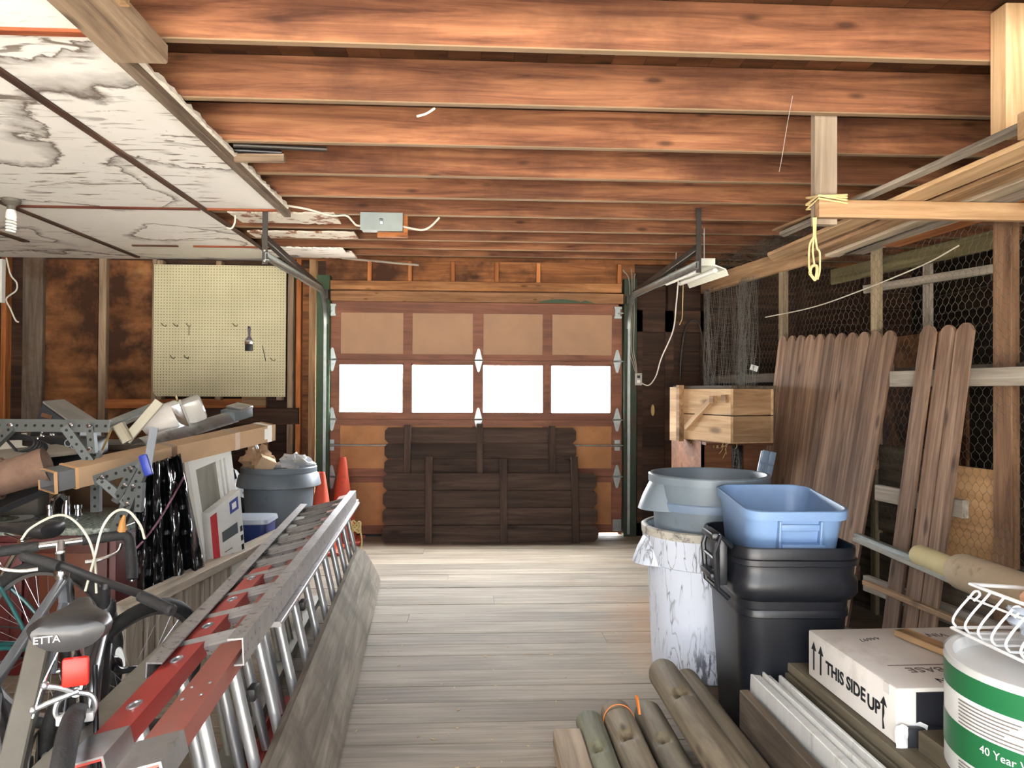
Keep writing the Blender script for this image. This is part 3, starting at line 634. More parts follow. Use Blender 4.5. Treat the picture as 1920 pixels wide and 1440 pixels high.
cable('cobweb_strand', 'dusty cobweb thread hanging below the joists beside the hanging post', [at(1486, 180, 3.16), at(1475, 240, 3.15), at(1467, 290, 3.15), at(1461, 322, 3.15)], .0012, plain('cobweb', S(180,170,160), .9), 'cobweb', n=4)
# ================================================================ WIRE PARTITION
def pxX(Y): return 3.151-.155*Y      # the partition's plane
wp = thing('wire_partition', 'wooden frame partition with chicken wire along the right side', 'partition', (pxX(5), 5, 0))
PD = V((-.155, 1, 0)).normalized(); PN = V((1, .155, 0)).normalized()
def pp(Y, z, o=0): return V((pxX(Y), Y, z)) + PN*o
beam('top_rail', pp(6.78, 2.335), pp(2.2, 2.335), .145, .045, TANW, wp, up=PN)
PSTW = wood('partition_post', S(104,92,72), S(136,122,98), S(160,146,122), knots=False)
for px, w, mt in ((1475, .055, PSTW), (1657, .05, PSTW), (1914, .11, wood('thick_partition_post', S(86,62,44), S(120,90,66), S(142,112,86)))):
    k = (px-890)/1400; Y = 3.151/(k+.155); beam('post', pp(Y, 0, .02), pp(Y, 2.27 if w < .1 else 2.5, .02), w, .05, mt, wp, up=PN)
beam('bottom_board', pp(6.7, .25, .03), pp(2.2, .25, .03), .5, .02, DPLANK, wp, up=PN)
beam('mid_rail', pp(6.7, 1.47, .035), pp(2.2, 1.47, .035), .07, .03, DPLANK, wp, up=PN)
PLYL = wood('pale_plywood', S(150,110,70), S(184,142,96), S(204,164,120), knots=False, grain=5)
o1 = beam('lower_panel', pp(3.95, .72, .02), pp(3.62, .72, .02), .5, .015, PLYL, wp, up=PN)
beam('lower_panel', pp(4.6, .78, .02), pp(4.0, .78, .02), .52, .015, DPLANK, wp, up=PN)
m = MB(); r = random.Random(11)
def wirefn(u, z): # u along partition (Y), z height; a little billow
    return pp(u, z, -.012 + .012*math.sin(u*5+z*3)+.01*math.sin(z*7+u*2))
aw = .047; rows = .041
def seg(p, q, rr=.0008):
    d = (q-p).normalized(); a = d.orthogonal().normalized(); b = d.cross(a)
    m.add([p+a*rr, p-a*.5*rr+b*.87*rr, p-a*.5*rr-b*.87*rr, q+a*rr, q-a*.5*rr+b*.87*rr, q-a*.5*rr-b*.87*rr], [(0,1,4,3),(1,2,5,4),(2,0,3,5)])
z0, z1 = .52, 2.27; nz = int((z1-z0)/rows); ny = int((6.25-2.5)/(aw/2))
def J(i, j):
    Y = 2.5+i*aw/2; z = z0+j*rows + (.011 if (i+j) % 2 else -.011)
    return wirefn(Y + .004*math.sin(j*.7+i*.3), z)
for j in range(nz+1):
    for i in range(ny):
        a_, b_ = J(i, j), J(i+1, j); seg(a_, b_)
        if (i+j) % 2 and j < nz: seg(a_, J(i, j+1))
WIRE = plain('wire', S(96,90,78), .6, .3, var=.25)
cw = obj('chicken_wire', m, WIRE, wp, smooth=0); cw['kind'] = 'stuff'
# netting bunched at the far end and on top
m = MB(); r = random.Random(5)
for k in range(150):
    u = r.uniform(0, 1); Y0 = 6.62-.9*u; zz = 2.25
    pts = []; ph = r.uniform(0, 6)
    for s in range(12):
        z = 2.27-s*.155; pts.append(pp(Y0 + .05*math.sin(ph+s*.8), z, -.05-.05*math.sin(u*9)+r.uniform(-.01,.01)))
    m.tube(pts, .0010, 3, caps=False)
for k in range(60):
    z = 2.25-k*.029; m.tube([pp(6.62-.9*s/10, z+.02*math.sin(s*1.7+k), -.05-.05*math.sin(s/10*9)) for s in range(11)], .0010, 3, caps=False)
o = obj('netting_curtain', m, plain('grey_netting', S(112,108,100), .7, var=.2), wp, smooth=0); o['kind'] = 'stuff'
m = MB()
for k in range(120):
    a_ = r.uniform(0, 1); pts = [pp(6.6-1.9*a_+.12*math.sin(s*1.3+k), 2.44+.06*math.sin(s*.9+k*.7)+.05*r.random(), .02*s-.1) for s in range(8)]; m.tube(pts, .0012, 3, caps=False)
o = obj('netting_roll', m, plain('netting_roll', S(92,84,74), .8), smooth=0); tag(o, 'tangled grey netting heaped on the partition top rail', 'netting', kind='stuff')
# things seen in the pen behind the wire
for i, (q0, q1, w, mt, lab) in enumerate(((at(1620,543,4.6), at(1900,498,3.95), .05, GRYW, 'thin pale rail crossing behind the chicken wire'), (at(1560,520,5.4), at(1905,440,4.1), .11, wood('greenish_board', S(66,60,38), S(96,88,58), S(112,104,74), knots=False), 'greenish board high behind the chicken wire'), (at(1740,620,4.7), at(1740,470,4.7), .07, GRYW, 'upright stick behind the chicken wire'), (at(1905,545,3.75), at(1890,545,3.9), .02, WHITE, 'white peg behind the chicken wire by the thick post'))):
    o = beam('pen_board', q0, q1, w, .025, mt, up=PN); tag(o, lab, 'board')
for px, py0, py1, Y in ((1610, 420, 980, 6.2), (1530, 420, 980, 6.6), (1790, 400, 1000, 5.2)):
    pass
pw = thing('plywood_sheet', 'brown plywood sheet standing behind the chicken wire near the thick post', 'plywood', at(1800, 700, 4.6))
obj('panel', MB().box((2.95, 4.35, .0), (2.975, 5.35, 1.75)), PLY, pw, smooth=0)
cable('wire_strand', 'loose pale wire strand sagging along the chicken wire', [pp(5.6, 1.93, -.07), pp(5.0, 1.94, -.07), pp(4.5, 1.99, -.07), pp(4.0, 2.06, -.07), pp(3.75, 2.12, -.07)], .004, plain('pale_wire', S(190,182,166), .6), 'wire')
o = tag(obj('paper_scrap', MB().box((-.03,-.002,-.022),(.03,.002,.022)), WHITE, None, Matrix.Translation(at(1414, 690, 5.75)) @ Matrix.Rotation(.3, 4, 'Y')), 'small pale scrap caught on the netting above the wooden crate', 'scrap')
# ================================================================ LEANING FENCE SECTIONS
def picket(L, w, t=.016, rnd=.3):
    c = w*.38; poly = [(0,-w/2),(L-c,-w/2),(L-c*.35,-w/2+c*.45),(L,-w/2+c),(L,w/2-c),(L-c*.35,w/2-c*.45),(L-c,w/2),(0,w/2)]
    return MB().prism(poly, -t/2, t/2)
def fence_section(label, spots, wd, rails, mat, rmat=None, group=None):
    t = thing('fence_section', label, 'fence', spots[0][0], group=group)
    for b, top in spots:
        M, Ln = frame(b, top, up=(-1, -.15, .1)); obj('picket', picket(Ln, wd), mat, t, M, smooth=0)
    for a, b in rails: beam('rail', a, b, .085, .036, rmat or mat, t, up=(1, .15, 0))
    return t
NP = 11; sp = []
for i in range(NP):
    f = i/(NP-1); Y = 5.40-(5.40-4.262)*f; Xt = 3.02-.138*Y; Xb = Xt-(.205+.085*f); zt_ = 1.77-.05*f
    sp.append((V((Xb, Y, .012)), V((Xt, Y-.01, zt_))))
def on(sp_, Y, z, off=.03):
    (b, t) = sp_; return b.lerp(t, z/t.z) + V((off, .15*off, 0))
rl = []
for z in (.30, .95, 1.48): rl.append((on(sp[0], 0, z) + V((-.005, .06, 0)), on(sp[-1], 0, z) + V((.0, -.03, 0))))
fence_section('wide leaning section of eleven brown dog-eared fence pickets', sp, .109, rl, FENCE)
s3 = []
for Y, zt_ in ((3.735, 1.705), (3.62, 1.695), (3.497, 1.695)):
    Xt = 2.92-.155*Y; Xb = Xt-.225; s3.append((V((Xb, Y, .012)), V((Xt, Y, zt_))))
s3[1][0].x += .012; s3[1][1].x += .012
rl = []
for z, y0, y1 in ((1.43, 4.02, 2.7), (.80, 4.02, 3.42), (.30, 4.02, 2.7)):
    b, t = s3[1]; c0 = b.lerp(t, z/t.z); rl.append((V((c0.x+.034-.155*(y0-3.62), y0, c0.z)), V((c0.x+.034-.155*(y1-3.62), y1, c0.z))))
fence_section('narrow leaning fence section with three spaced pickets and bare rails', s3, .102, rl, FENCE, GRYW)
# horizontal sections lying against the garage door
def flat_section(label, px0, px1, ytop, ybot, nb, rails, Yb, Yt, z1):
    t = thing('fence_section', label, 'fence', (0, Yb, 0)); x0, x1 = at(px0, 735, Yb).x, at(px1, 735, Yb).x; h = z1/nb
    for k in range(nb):
        za, zb_ = k*h+.004, (k+1)*h; f0, f1 = za/z1, zb_/z1; ya, yb_ = Yb+(Yt-Yb)*f0, Yb+(Yt-Yb)*f1
        M, Ln = frame((x0, (ya+yb_)/2, (za+zb_)/2), (x1, (ya+yb_)/2, (za+zb_)/2), up=(0, -1, .1)); w = h-.003; c = w*.22
        poly = [(c,-w/2),(Ln-c,-w/2),(Ln,-w/2+c),(Ln,w/2-c),(Ln-c,w/2),(c,w/2),(0,w/2-c),(0,-w/2+c)]
        obj('picket', MB().prism(poly, -.008, .008), FENCED, t, M, smooth=0)
    for px, pyt in rails:
        x = at(px, 735, Yb-.03).x; zt2 = at(px, pyt, Yb+.05).z; f = zt2/z1
        beam('rail', (x+.006, Yb-.032, .0), (x, Yb-.032+(Yt-Yb)*f, zt2), .062, .036, FENCED, t, up=(0,-1,.1))
    return t
flat_section('tall dark fence section lying sideways against the garage door', 720, 1083, 802, 1006, 7, [(763, 797), (900, 795), (1037, 799)], 6.86, 6.96, at(900, 802, 6.95).z)
flat_section('low dark fence section lying sideways in front of the taller one', 718, 1122, 888, 1008, 4, [(804, 857), (945, 861), (1080, 857)], 6.70, 6.79, at(900, 888, 6.78).z)
# ================================================================ BACK RIGHT CORNER
od = thing('old_door', 'old dark wooden panel door standing at the back right corner', 'door', (1.9, 7.0, 0))
x0, x1 = at(1194, 735, 7.0).x, at(1322, 735, 7.0).x; ztop = at(1250, 583, 7.0).z
m = MB().box((x0, 6.985, 0), (x0+.05, 7.02, ztop)).box((x1-.05, 6.985, 0), (x1, 7.02, ztop)).box((x0, 6.985, ztop-.2), (x1, 7.02, ztop)).box((x0, 6.985, .0), (x1, 7.02, .12)).box((at(1246,735,7).x, 6.985, 0), (at(1262,735,7).x, 7.02, ztop))
obj('door_frame', m, DKW, od, smooth=0)
m = MB(); z = .12
while z < ztop-.2: m.box((x0+.05, 7.0, z+.002), (x1-.05, 7.015, z+.178)); z += .18
m.box((x0+.05, 7.001, z-.01), (x1-.05, 7.016, ztop-.15))
obj('door_boards', m, DKW, od, smooth=0)
hp = [at(1275,712,6.9), at(1277,670,6.9), at(1283,625,6.9), at(1291,606,6.9), at(1300,601,6.9), at(1309,606,6.9), at(1315,625,6.9), at(1319,670,6.9), at(1321,712,6.9)]
o = rod('bent_hoop', bez(hp, 5), .008, GALVD); tag(o, 'dark bent hoop hanging on the old door above the crate', 'hoop')
o = obj('door_knob', MB().ell((0,0,0),(.018,.03,.055)), plain('yellowed_knob', S(206,180,120), .5), od, Matrix.Translation(at(1224, 769, 6.97)))
# stand of two boards carrying the crate
st = thing('plywood_stand', 'brown plywood stand under the wooden crate', 'stand', at(1380, 880, 5.6))
a, b = at(1316, 822, 5.45), at(1372, 870, 5.45); zt_ = at(1380, 822, 5.35).z-.03
BRP = wood('brown_plywood', S(84,52,32), S(112,72,46), S(130,90,60), knots=False)
obj('side_board', MB().box((a.x, 5.45, 0), (b.x, 5.47, zt_)), BRP, st, smooth=0)
c0, c1 = at(1394, 840, 5.45), at(1450, 840, 5.45)
obj('side_board', MB().box((c0.x, 5.45, 0), (c1.x, 5.47, zt_)), BRP, st, smooth=0)
obj('shelf_board', MB().box((a.x, 5.35, zt_-.02), (c1.x, 6.3, zt_)), BRP, st, smooth=0)
obj('side_board', MB().box((a.x, 5.45, 0), (a.x+.02, 6.3, zt_-.02)), BRP, st, smooth=0)
# the crate, turned so that its pale side faces the aisle
A = at(1262, 766, 5.90); Bc = at(1370, 800, 5.22)
ca = V((A.x, A.y, 0)); cb = V((Bc.x, Bc.y, 0)); ex = (cb-ca); Lx = ex.length; ex.normalize(); ey = V((-ex.y, ex.x, 0)); 
z0 = zt_+.002; Hc = at(1370, 728, 5.22).z-z0; M = Matrix(((ex.x,ey.x,0,ca.x),(ex.y,ey.y,0,ca.y),(0,0,1,z0),(0,0,0,1)))
CR = thing('wooden_crate', 'pale wooden crate with a diagonal strip, on the brown stand', 'crate', M=M); Wc = .38
hh = Hc/2
for k in range(2):
    obj('side_plank', MB().box((0, 0, k*hh+.004), (Lx, .022, (k+1)*hh-.004)), PINE, CR, M, smooth=0)
    obj('side_plank', MB().box((0, Wc-.022, k*hh+.004), (Lx, Wc, (k+1)*hh-.004)), PINE, CR, M, smooth=0)
    for xx in (Lx-.013, .013): beam('end_plank', M @ V((xx, .022, (k+.5)*hh)), M @ V((xx, Wc-.022, (k+.5)*hh)), hh-.006, .022, TANW, CR, up=ex)
obj('lid', MB().box((.0, .0, Hc), (Lx+.01, Wc+.01, Hc+.02)), DPLANK, CR, M, smooth=0)
obj('base', MB().box((.0, .0, -.002), (Lx, Wc, .006)), PINE, CR, M, smooth=0)
obj('corner_batten', MB().box((-.01, -.024, -.02), (.11, -.002, Hc+.01)), PINE, CR, M, smooth=0)
obj('edge_strip', MB().box((.11, -.045, -.02), (.15, -.002, Hc+.025)), TANW, CR, M, smooth=0)
M2, L2 = frame((Lx*.28, -.016, Hc*.22), (Lx*.74, -.016, Hc*.80), up=(0,-1,0)); obj('diagonal_strip', bar(L2, .04, .03), PINE, CR, M @ M2)
obj('block', MB().box((Lx*.72, -.035, Hc*.72), (Lx*.72+.045, -.002, Hc*.86)), TANW, CR, M, smooth=0)
obj('block', MB().box((Lx-.07, -.03, Hc*.74), (Lx-.02, -.002, Hc*.88)), TANW, CR, M, smooth=0)
m = MB(); r = random.Random(6)
for k in range(26):
    u = r.uniform(.2, 1.0)**.8; q = V((Lx*u, .015+r.uniform(0,.05), 0)); l = r.uniform(.015, .05)*(2.6 if u > .82 and k % 3 == 0 else 1)
    m.tube([q, q+V((r.uniform(-.02,.02), r.uniform(-.02,0), -l*.6)), q+V((r.uniform(-.02,.02), -.02, -l))], .0022, 4)
o = obj('straw', m, MANILA, CR, M); o['kind'] = 'stuff'
o = obj('loose_plank', MB().box((0,0,0),(.10,.02,.62)), GRYW, None, Matrix.Translation((at(1408, 900, 5.2).x, 5.2, 0.02)) @ Matrix.Rotation(.22, 4, 'Y') @ Matrix.Rotation(.0, 4, 'X'), smooth=0)
tag(o, 'short grey plank leaning behind the bins below the crate', 'plank')
# ================================================================ BINS ON THE RIGHT
def bin_body(R0, R1, H, lip=.018, lh=.04, th=.006, n=48):   # closed shell: outside up, rim, inside down
    return [(0,0),(R0-.015,0),(R0,.012),(R1,H-lh),(R1+lip,H-lh),(R1+lip,H-.006),(R1+lip-.006,H),(R1-.002,H),(R1-th,H-.01),(R0-th,.02),(0,.02)]
def handle_mb(R1, H, ang, w=.13, out=.055, z0=-.17, th=.008):
    # a flared hand-hold moulded on the side of a round bin
    m = MB(); Mz = Matrix.Rotation(ang, 4, 'Z'); N = 12; rings = []
    rows = [(H-.03, .012, .66), (H-.06, .030, .74), (H-.10, .052, .83), (H-.14, .068, .92), (H+z0, .078, 1.0)]
    def pt(z, o, ww, k, inset):
        t = -1+2*k/N; e = (1-abs(t)**3)*o-inset; y = t*ww*w; return (math.sqrt(max(0, R1*R1-y*y))+e, y, z)
    outer = [[pt(z, o, ww, k, 0) for k in range(N+1)] for z, o, ww in rows]; inner = [[pt(z, o, ww, k, .009) for k in range(N+1)] for z, o, ww in reversed(rows)]
    for q in inner: q.reverse()
    vs = []; allr = outer + [list(reversed(q)) for q in inner]; n_ = N+1
    for q in allr: vs += q
    fs = [(i*n_+k, i*n_+k+1, ((i+1) % len(allr))*n_+k+1, ((i+1) % len(allr))*n_+k) for i in range(len(allr)) for k in range(N)]
    m.add(vs, fs, Mz)
    return m
# paint-scuffed white material
m_, nt, b = newmat('scuffed_white_paint'); L = nt.links
tc = nd(nt, 'ShaderNodeTexCoord'); mp = nd(nt, 'ShaderNodeMapping', Scale=(7, 7, 1.3)); L.new(tc.outputs['Object'], mp.inputs[0])
n1 = nd(nt, 'ShaderNodeTexNoise', Scale=2.2, Detail=3.0, Roughness=.5, Distortion=.8); L.new(mp.outputs[0], n1.inputs[0])
n2 = nd(nt, 'ShaderNodeTexNoise', Scale=3.2, Detail=2.0); L.new(tc.outputs['Object'], n2.inputs[0])
crack = ramp(nt, n1.outputs[0], [(.47, K), (.49, W), (.51, K)])
mk = ramp(nt, n2.outputs[0], [(.36, K), (.46, W)])
f1 = math_(nt, 'MULTIPLY', crack, mk)
mp2 = nd(nt, 'ShaderNodeMapping', Scale=(16, 16, 3.5)); L.new(tc.outputs['Object'], mp2.inputs[0])
n3 = nd(nt, 'ShaderNodeTexNoise', Scale=1.6, Detail=7.0, Roughness=.7); L.new(mp2.outputs[0], n3.inputs[0])
n4 = nd(nt, 'ShaderNodeTexNoise', Scale=2.0, Detail=1.0); L.new(tc.outputs['Object'], n4.inputs[0])
f2 = math_(nt, 'MULTIPLY', ramp(nt, n3.outputs[0], [(.52, K), (.57, W)]), ramp(nt, n4.outputs[0], [(.45, K), (.55, W)]))
f = math_(nt, 'MAXIMUM', f1, f2)
L.new(mixc(nt, math_(nt, 'MULTIPLY', f, .85), S(208,215,228), S(60,62,70)), b.inputs['Base Color']); b.inputs['Roughness'].default_value = .45
SCUFF = m_
GRYB = plain('grey_bin_plastic', S(112,124,134), .45, var=.1, dirt=S(96,100,104), dscale=8, dcut=(.58,.75))
GRYB2 = plain('blue_grey_bin_plastic', S(118,136,158), .45, var=.1, dirt=S(100,108,118), dscale=10, dcut=(.58,.72))
BLUEB = plain('blue_tote_plastic', S(122,152,192), .42, var=.08)
BLKB = plain('black_bin_plastic', S(24,26,32), .36, var=.12)
def round_bin(label, x, y, z, R0, R1, H, mat, hang, body_label=None, rim=None):
    T = Matrix.Translation((x, y, z)); t = thing('trash_can', label, 'trash can', M=T)
    obj('body', MB().lathe(bin_body(R0, R1, H), 56), mat, t, T, smooth=40)
    for h in hang:
        obj('handle', handle_mb(R1, H, h), mat, t, T, smooth=30)
    return t
BX, BYY = 1.155, 3.64
wc = round_bin('white-painted trash can with black scuffs, lowest of the nested stack', BX-.01, BYY, .0, .262, .288, .695, SCUFF, (R(182), R(2)))
# the deep skirt under the white can's rim
obj('skirt', MB().lathe([(.288,.665),(.31,.664),(.306,.60),(.300,.53),(.290,.525),(.284,.53)], 56, closed=True), SCUFF, wc, MW[wc.name], smooth=40)
obj('rim_ring', MB().lathe([(.300,.66),(.314,.664),(.316,.70),(.306,.706),(.292,.704),(.290,.66)], 56, closed=True), plain('worn_cream_rim', S(190,186,174), .6, var=.2, dirt=S(110,104,98), dscale=14, dcut=(.5,.6)), wc, MW[wc.name], smooth=40)
round_bin('blue-grey trash can nested in the white one, middle of the stack', BX+.005, BYY, .13, .235, .262, .70, GRYB2, (R(100),))
round_bin('grey trash can with an open rim, topmost of the nested stack', BX+.002, BYY, .27, .242, .275, .685, GRYB, (R(184), R(4)))
# rounded rectangle helpers
def rrect(w, d, r, n=6):
    out = []
    for cx, cy, a0 in ((w/2-r, d/2-r, 0), (-w/2+r, d/2-r, PI/2), (-w/2+r, -d/2+r, PI), (w/2-r, -d/2+r, 1.5*PI)):
        for k in range(n+1):
            a = a0+PI/2*k/n; out.append((cx+r*math.cos(a), cy+r*math.sin(a)))
    return out
def rbox(prof, ratio, r, cap0=True):  # prof: (half-width scale w, z); depth = w*ratio
    rings = [[(x, y, z) for x, y in rrect(w, w*ratio, min(r, w*.3))] for w, z in prof]; return rings
def lidless(name, prof, ratio, r, mat, t, M):
    m = MB(); m.loft(rbox(prof, ratio, r)); return obj(name, m, mat, t, M, smooth=40)
# black square bin
bw, bd = .455, .56
kx, ky = 1.235, 3.02
T = Matrix.Translation((kx, ky, 0)) @ Matrix.Rotation(R(-3), 4, 'Z')
bb = thing('trash_can', 'tall black square trash can with a blue tote set in its mouth', 'trash can', M=T)
pr = [(.36,0),(.37,.01),(.418,.50),(.430,.505),(.430,.53),(.424,.535),(.428,.565),(.452,.575),(.478,.60),(.478,.645),(.460,.665),(.462,.70),(.478,.705),(.478,.725),(.466,.728),(.468,.765),(.462,.772),(.452,.768),(.44,.70),(.36,.03),(.02,.025)]
lidless('body', pr, bd/bw, .085, BLKB, bb, T)
ha = thing('handle', None, None, M=T) if False else None
m = MB()
hx, hz = -.245, .66
for s in (-1, 1):
    m.tube([(hx+.01, -.12+s*.085, hz+.10), (hx-.035, -.12+s*.09, hz+.14), (hx-.055, -.12+s*.09, hz+.08), (hx-.045, -.12+s*.085, hz-.06), (hx, -.12+s*.075, hz-.10)], .011, 8)
m.box((hx-.065, -.20, hz+.12), (hx-.025, -.04, hz+.15), c=.008); m.box((hx-.07, -.20, hz-.03), (hx-.035, -.04, hz-.005), c=.006); m.box((hx-.035, -.20, hz-.05), (hx-.005, -.04, hz+.13), c=.004)
m.tube([(hx-.05, -.2, hz+.05), (hx-.05, -.04, hz+.05)], .008, 8)
obj('handle', m, BLKB, bb, T, smooth=40)
# blue tote, tipped towards the aisle end
T = Matrix.Translation((1.268, 3.06, .915)) @ Matrix.Rotation(R(-2), 4, 'Z') @ Matrix.Rotation(R(5.5), 4, 'X')
bt = thing('storage_tote', 'blue rectangular plastic tote sitting in the top of the black bin', 'tote', M=T)
pr = [(.335,-.24),(.347,-.235),(.385,-.035),(.412,-.034),(.414,.0),(.408,.003),(.396,.003),(.386,-.01),(.347,-.22),(.02,-.225)]
lidless('body', pr, 1.18, .075, BLUEB, bt, T)
m = MB(); yy = -.235
m.box((-.085, yy-.012, -.035), (-.075, yy+.02, -.15), c=.003).box((.075, yy-.012, -.035), (.085, yy+.02, -.15), c=.003).box((-.075, yy-.02, -.125), (.095, yy+.02, -.15), c=.004)
m.box((-.075, yy-.004, -.05), (.075, yy+.01, -.075), c=.003)
obj('handle', m, BLUEB, bt, T, smooth=30)
# grey plastic flap sticking up behind the bins
p = at(1376, 862, 4.4); T = Matrix.Translation((p.x, 4.4, 0)) @ Matrix.Rotation(R(12), 4, 'Y')
hz = p.z
gf = thing('plastic_scoop', 'grey moulded plastic handle plate standing up behind the top can', 'scoop', M=T)
obj('plate', MB().box((-.045, -.01, .0), (.045, .01, hz+.07), c=.006), GRYB2, gf, T)
m = MB()
for a_, b_, c_, d_ in ((-.042, -.003, .0, .075), (.003, .042, .0, .075), (-.042, -.006, -.08, -.008), (.006, .042, -.08, -.008)): m.box((a_, -.018, hz+c_), (b_, -.009, hz+d_), c=.004)
obj('raised_panel', m, GRYB2, gf, T)
# ================================================================ POSTS ON THE FLOOR
def post(label, x, yf, yn, r, zc_, mat, notch=None, gx=0, seed=0):
    rr = random.Random(seed); L_ = yf-yn; M, L_ = frame((x, yf, zc_), (x+gx, yn, zc_)); n = 28; ts = sorted(set([0, .006, .02] + [L_*i/24 for i in range(1, 25)] + ([notch+d for d in (-.045,-.03,-.02,-.01,-.004,.004,.01,.02,.03,.045)] if notch else [])))
    rings = []; ph = rr.uniform(0, 6)
    for s in ts:
        ring = []
        for k in range(n):
            a = 2*PI*k/n; q = r*(1+.025*math.sin(3*a+ph)+.012*math.sin(s*9+a))
            if s == 0: q *= .93
            if notch and abs(s-notch) < .0625:
                w_ = math.exp(-((((a-1.85+PI) % (2*PI))-PI)/.5)**2); d = s-notch
                dep = .5*max(0, 1-(d/.034)**2)**.5 if abs(d) < .034 else 0
                q *= 1-dep*w_
            ring.append((s, q*math.cos(a), q*math.sin(a)))
        rings.append(ring)
    o = obj('wooden_post', MB().loft(rings), mat, None, M, smooth=32); tag(o, label, 'post', 'grey wooden posts on the floor'); return o
o = beam('wooden_post', (.353, 2.80, .045), (.353, 1.75, .045), .105, .088, wood('squared_post', S(118,102,84), S(152,134,112), S(174,156,134), knots=False, rnd=.05), c=.006); tag(o, 'squared timber lying leftmost beside the round grey posts', 'post', 'grey wooden posts on the floor')
PG = wood('greenish_post', S(84,84,66), S(116,116,94), S(138,138,116), rnd=.1, kscale=3)
post('greenish round post lying next to the squared timber', .455, 2.93, 1.7, .052, .053, PG, .30, seed=1)
pt = post('round grey post with an orange band near its end', .572, 2.99, 1.7, .059, .06, POSTW, .30, seed=2)
M = MW[pt.name]
post('dark round post lying just right of the orange-banded one', .703, 2.995, 1.7, .055, .056, wood('dark_round_post', S(78,72,58), S(110,102,84), S(134,126,106), kscale=3), .32, seed=3)
post('thick notched round post resting on top of the others', .800, 3.13, 1.6, .063, .166, POSTW, .34, seed=4)
post('round grey post at the right of the row, against the bins', .935, 3.27, 1.7, .066, .067, POSTW, None, seed=5)
ORT = plain('orange_tape', S(236,132,52), .5)
tp = thing('marker_tape', 'orange marker tape round the post, its end sticking up', 'tape', (.572, 2.93, .12))
m = MB(); rg = []
for k in range(41):
    a = PI*(-.1+1.2*k/40); rg.append(V((.572+.0615*math.cos(a), 2.915+.012*math.sin(a), .06+.0625*math.sin(a))))
m.tube(rg, .0022, 6); obj('band', m, ORT, tp)
m = MB(); a_, b_ = at(1199, 1340, 2.9), at(1192, 1308, 2.9)
m.add([a_+V((-.004,0,0)), a_+V((.006,0,0)), b_+V((.012,.01,0)), b_+V((-.004,.0,.012)), b_+V((.0,-.01,.0))], [(0,1,2,3),(0,3,4)]); obj('tail', m, ORT, tp, smooth=0, solid=.001)
# ================================================================ PLANKS, TRIM AND DECK BOARDS ON EDGE
zt_ = .235
o = beam('plank', (1.018, 2.77, .12), (1.045, 1.0, .12), .232, .036, DPLANK, up=(1,0,0)); tag(o, 'dark weathered plank standing on edge, nearest the round posts', 'plank')
WTR = plain('white_trim', S(206,206,202), .5, var=.1, dirt=S(146,140,130), dscale=5, dcut=(.6,.75), stretch=(6,.6,3))
for i, (x0, x1, yf, z) in enumerate(((1.055, 1.088, 2.84, .285), (1.092, 1.10, 2.83, .30), (1.104, 1.125, 2.80, .287), (1.129, 1.142, 2.72, .31))):
    o = beam('trim_board', ((x0+x1)/2, yf, z/2), ((x0+x1)/2+.035, 1.0, z/2), z-.006, x1-x0, WTR, up=(1,0,0)); tag(o, ['thick white trim board on edge, next to the dark plank', 'thin white trim board, second from the dark plank', 'white trim board, third from the dark plank', 'narrow white trim strip beside the grey deck boards'][i], 'trim board', 'white trim boards')
r = random.Random(2)
for k in range(9):
    z = .02+.037*k; o = beam('deck_board', (1.26+r.uniform(-.012,.012), 2.86+r.uniform(-.06,.05), z), (1.295, .9, z), .145, .034, DECKB); tag(o, 'grey-brown deck board in the left stack under the white carton, %s' % ('topmost' if k == 8 else '%s from the bottom' % ('first second third fourth fifth sixth seventh eighth'.split()[k])), 'board', 'stacked deck boards')
    if k > 5 or True:
        o = beam('deck_board', (1.43, 2.72+r.uniform(-.06,.05), z), (1.46, .9, z), .15, .034, DECKB); tag(o, 'grey-brown deck board in the middle stack, %s layer' % 'first second third fourth fifth sixth seventh eighth top'.split()[k], 'board', 'stacked deck boards')
        o = beam('deck_board', (1.60, 2.70, z), (1.63, .9, z), .15, .034, DECKB); tag(o, 'grey-brown deck board in the right stack under the carton, %s layer' % 'first second third fourth fifth sixth seventh eighth top'.split()[k], 'board', 'stacked deck boards')
# ================================================================ WHITE CARTON
zb = .334
T = Matrix.Translation((1.225, 2.115, zb)) @ Matrix.Rotation(R(1.5), 4, 'Z')
CARTM = plain('white_carton', S(228,224,218), .7, var=.08, scale=4, dirt=S(176,166,154), dscale=3.5, dcut=(.58,.85))
bw_, bl_, bh_ = .56, .54, .162
ct = thing('cardboard_carton', 'worn white carton printed THIS SIDE UP on the deck boards', 'carton', M=T)
obj('carton_body', MB().box((0,0,0), (bw_, bl_, bh_), c=.006), CARTM, ct, T)
obj('flap', MB().box((-.003, .03, bh_-.03), (.0, .06, bh_)), CARTM, ct, T, smooth=0)
BTAPE = plain('black_tape', S(44,46,52), .35)
m = MB().box((.06, -.004, .03), (.16, 0, bh_-.012)); obj('tape_strip', m, BTAPE, ct, T, smooth=0)
m = MB().box((.02, -.022, -.004), (.30, .004, .055), c=.008); obj('tape_roll_end', m, BTAPE, ct, T)
obj('blue_sticker', MB().prism([(.21,.075),(.30,.115),(.21,.115)], .001, .004, Matrix.Rotation(PI/2, 4, 'X')), plain('sticker_blue', S(52,128,200), .5), ct, T, smooth=0)
m = MB(); rt = random.Random(3)
m.grid(lambda u, v: V((-.01+.09*u, -.018-.012*math.sin(u*7)+.01*rt.random(), .06-.075*v+.01*math.sin(u*9))), 6, 4); obj('torn_paper', m, plain('torn_white_paper', S(226,228,230), .8), ct, T, smooth=0, solid=.0015)
INK = plain('black_ink', S(26,26,28), .7); INKG = plain('faded_ink', S(120,112,106), .8)
Mside = Matrix(((0,0,-1,-.0012),(-1,0,0,0),(0,1,0,0),(0,0,0,1)))       # text reads from far to near on the aisle side
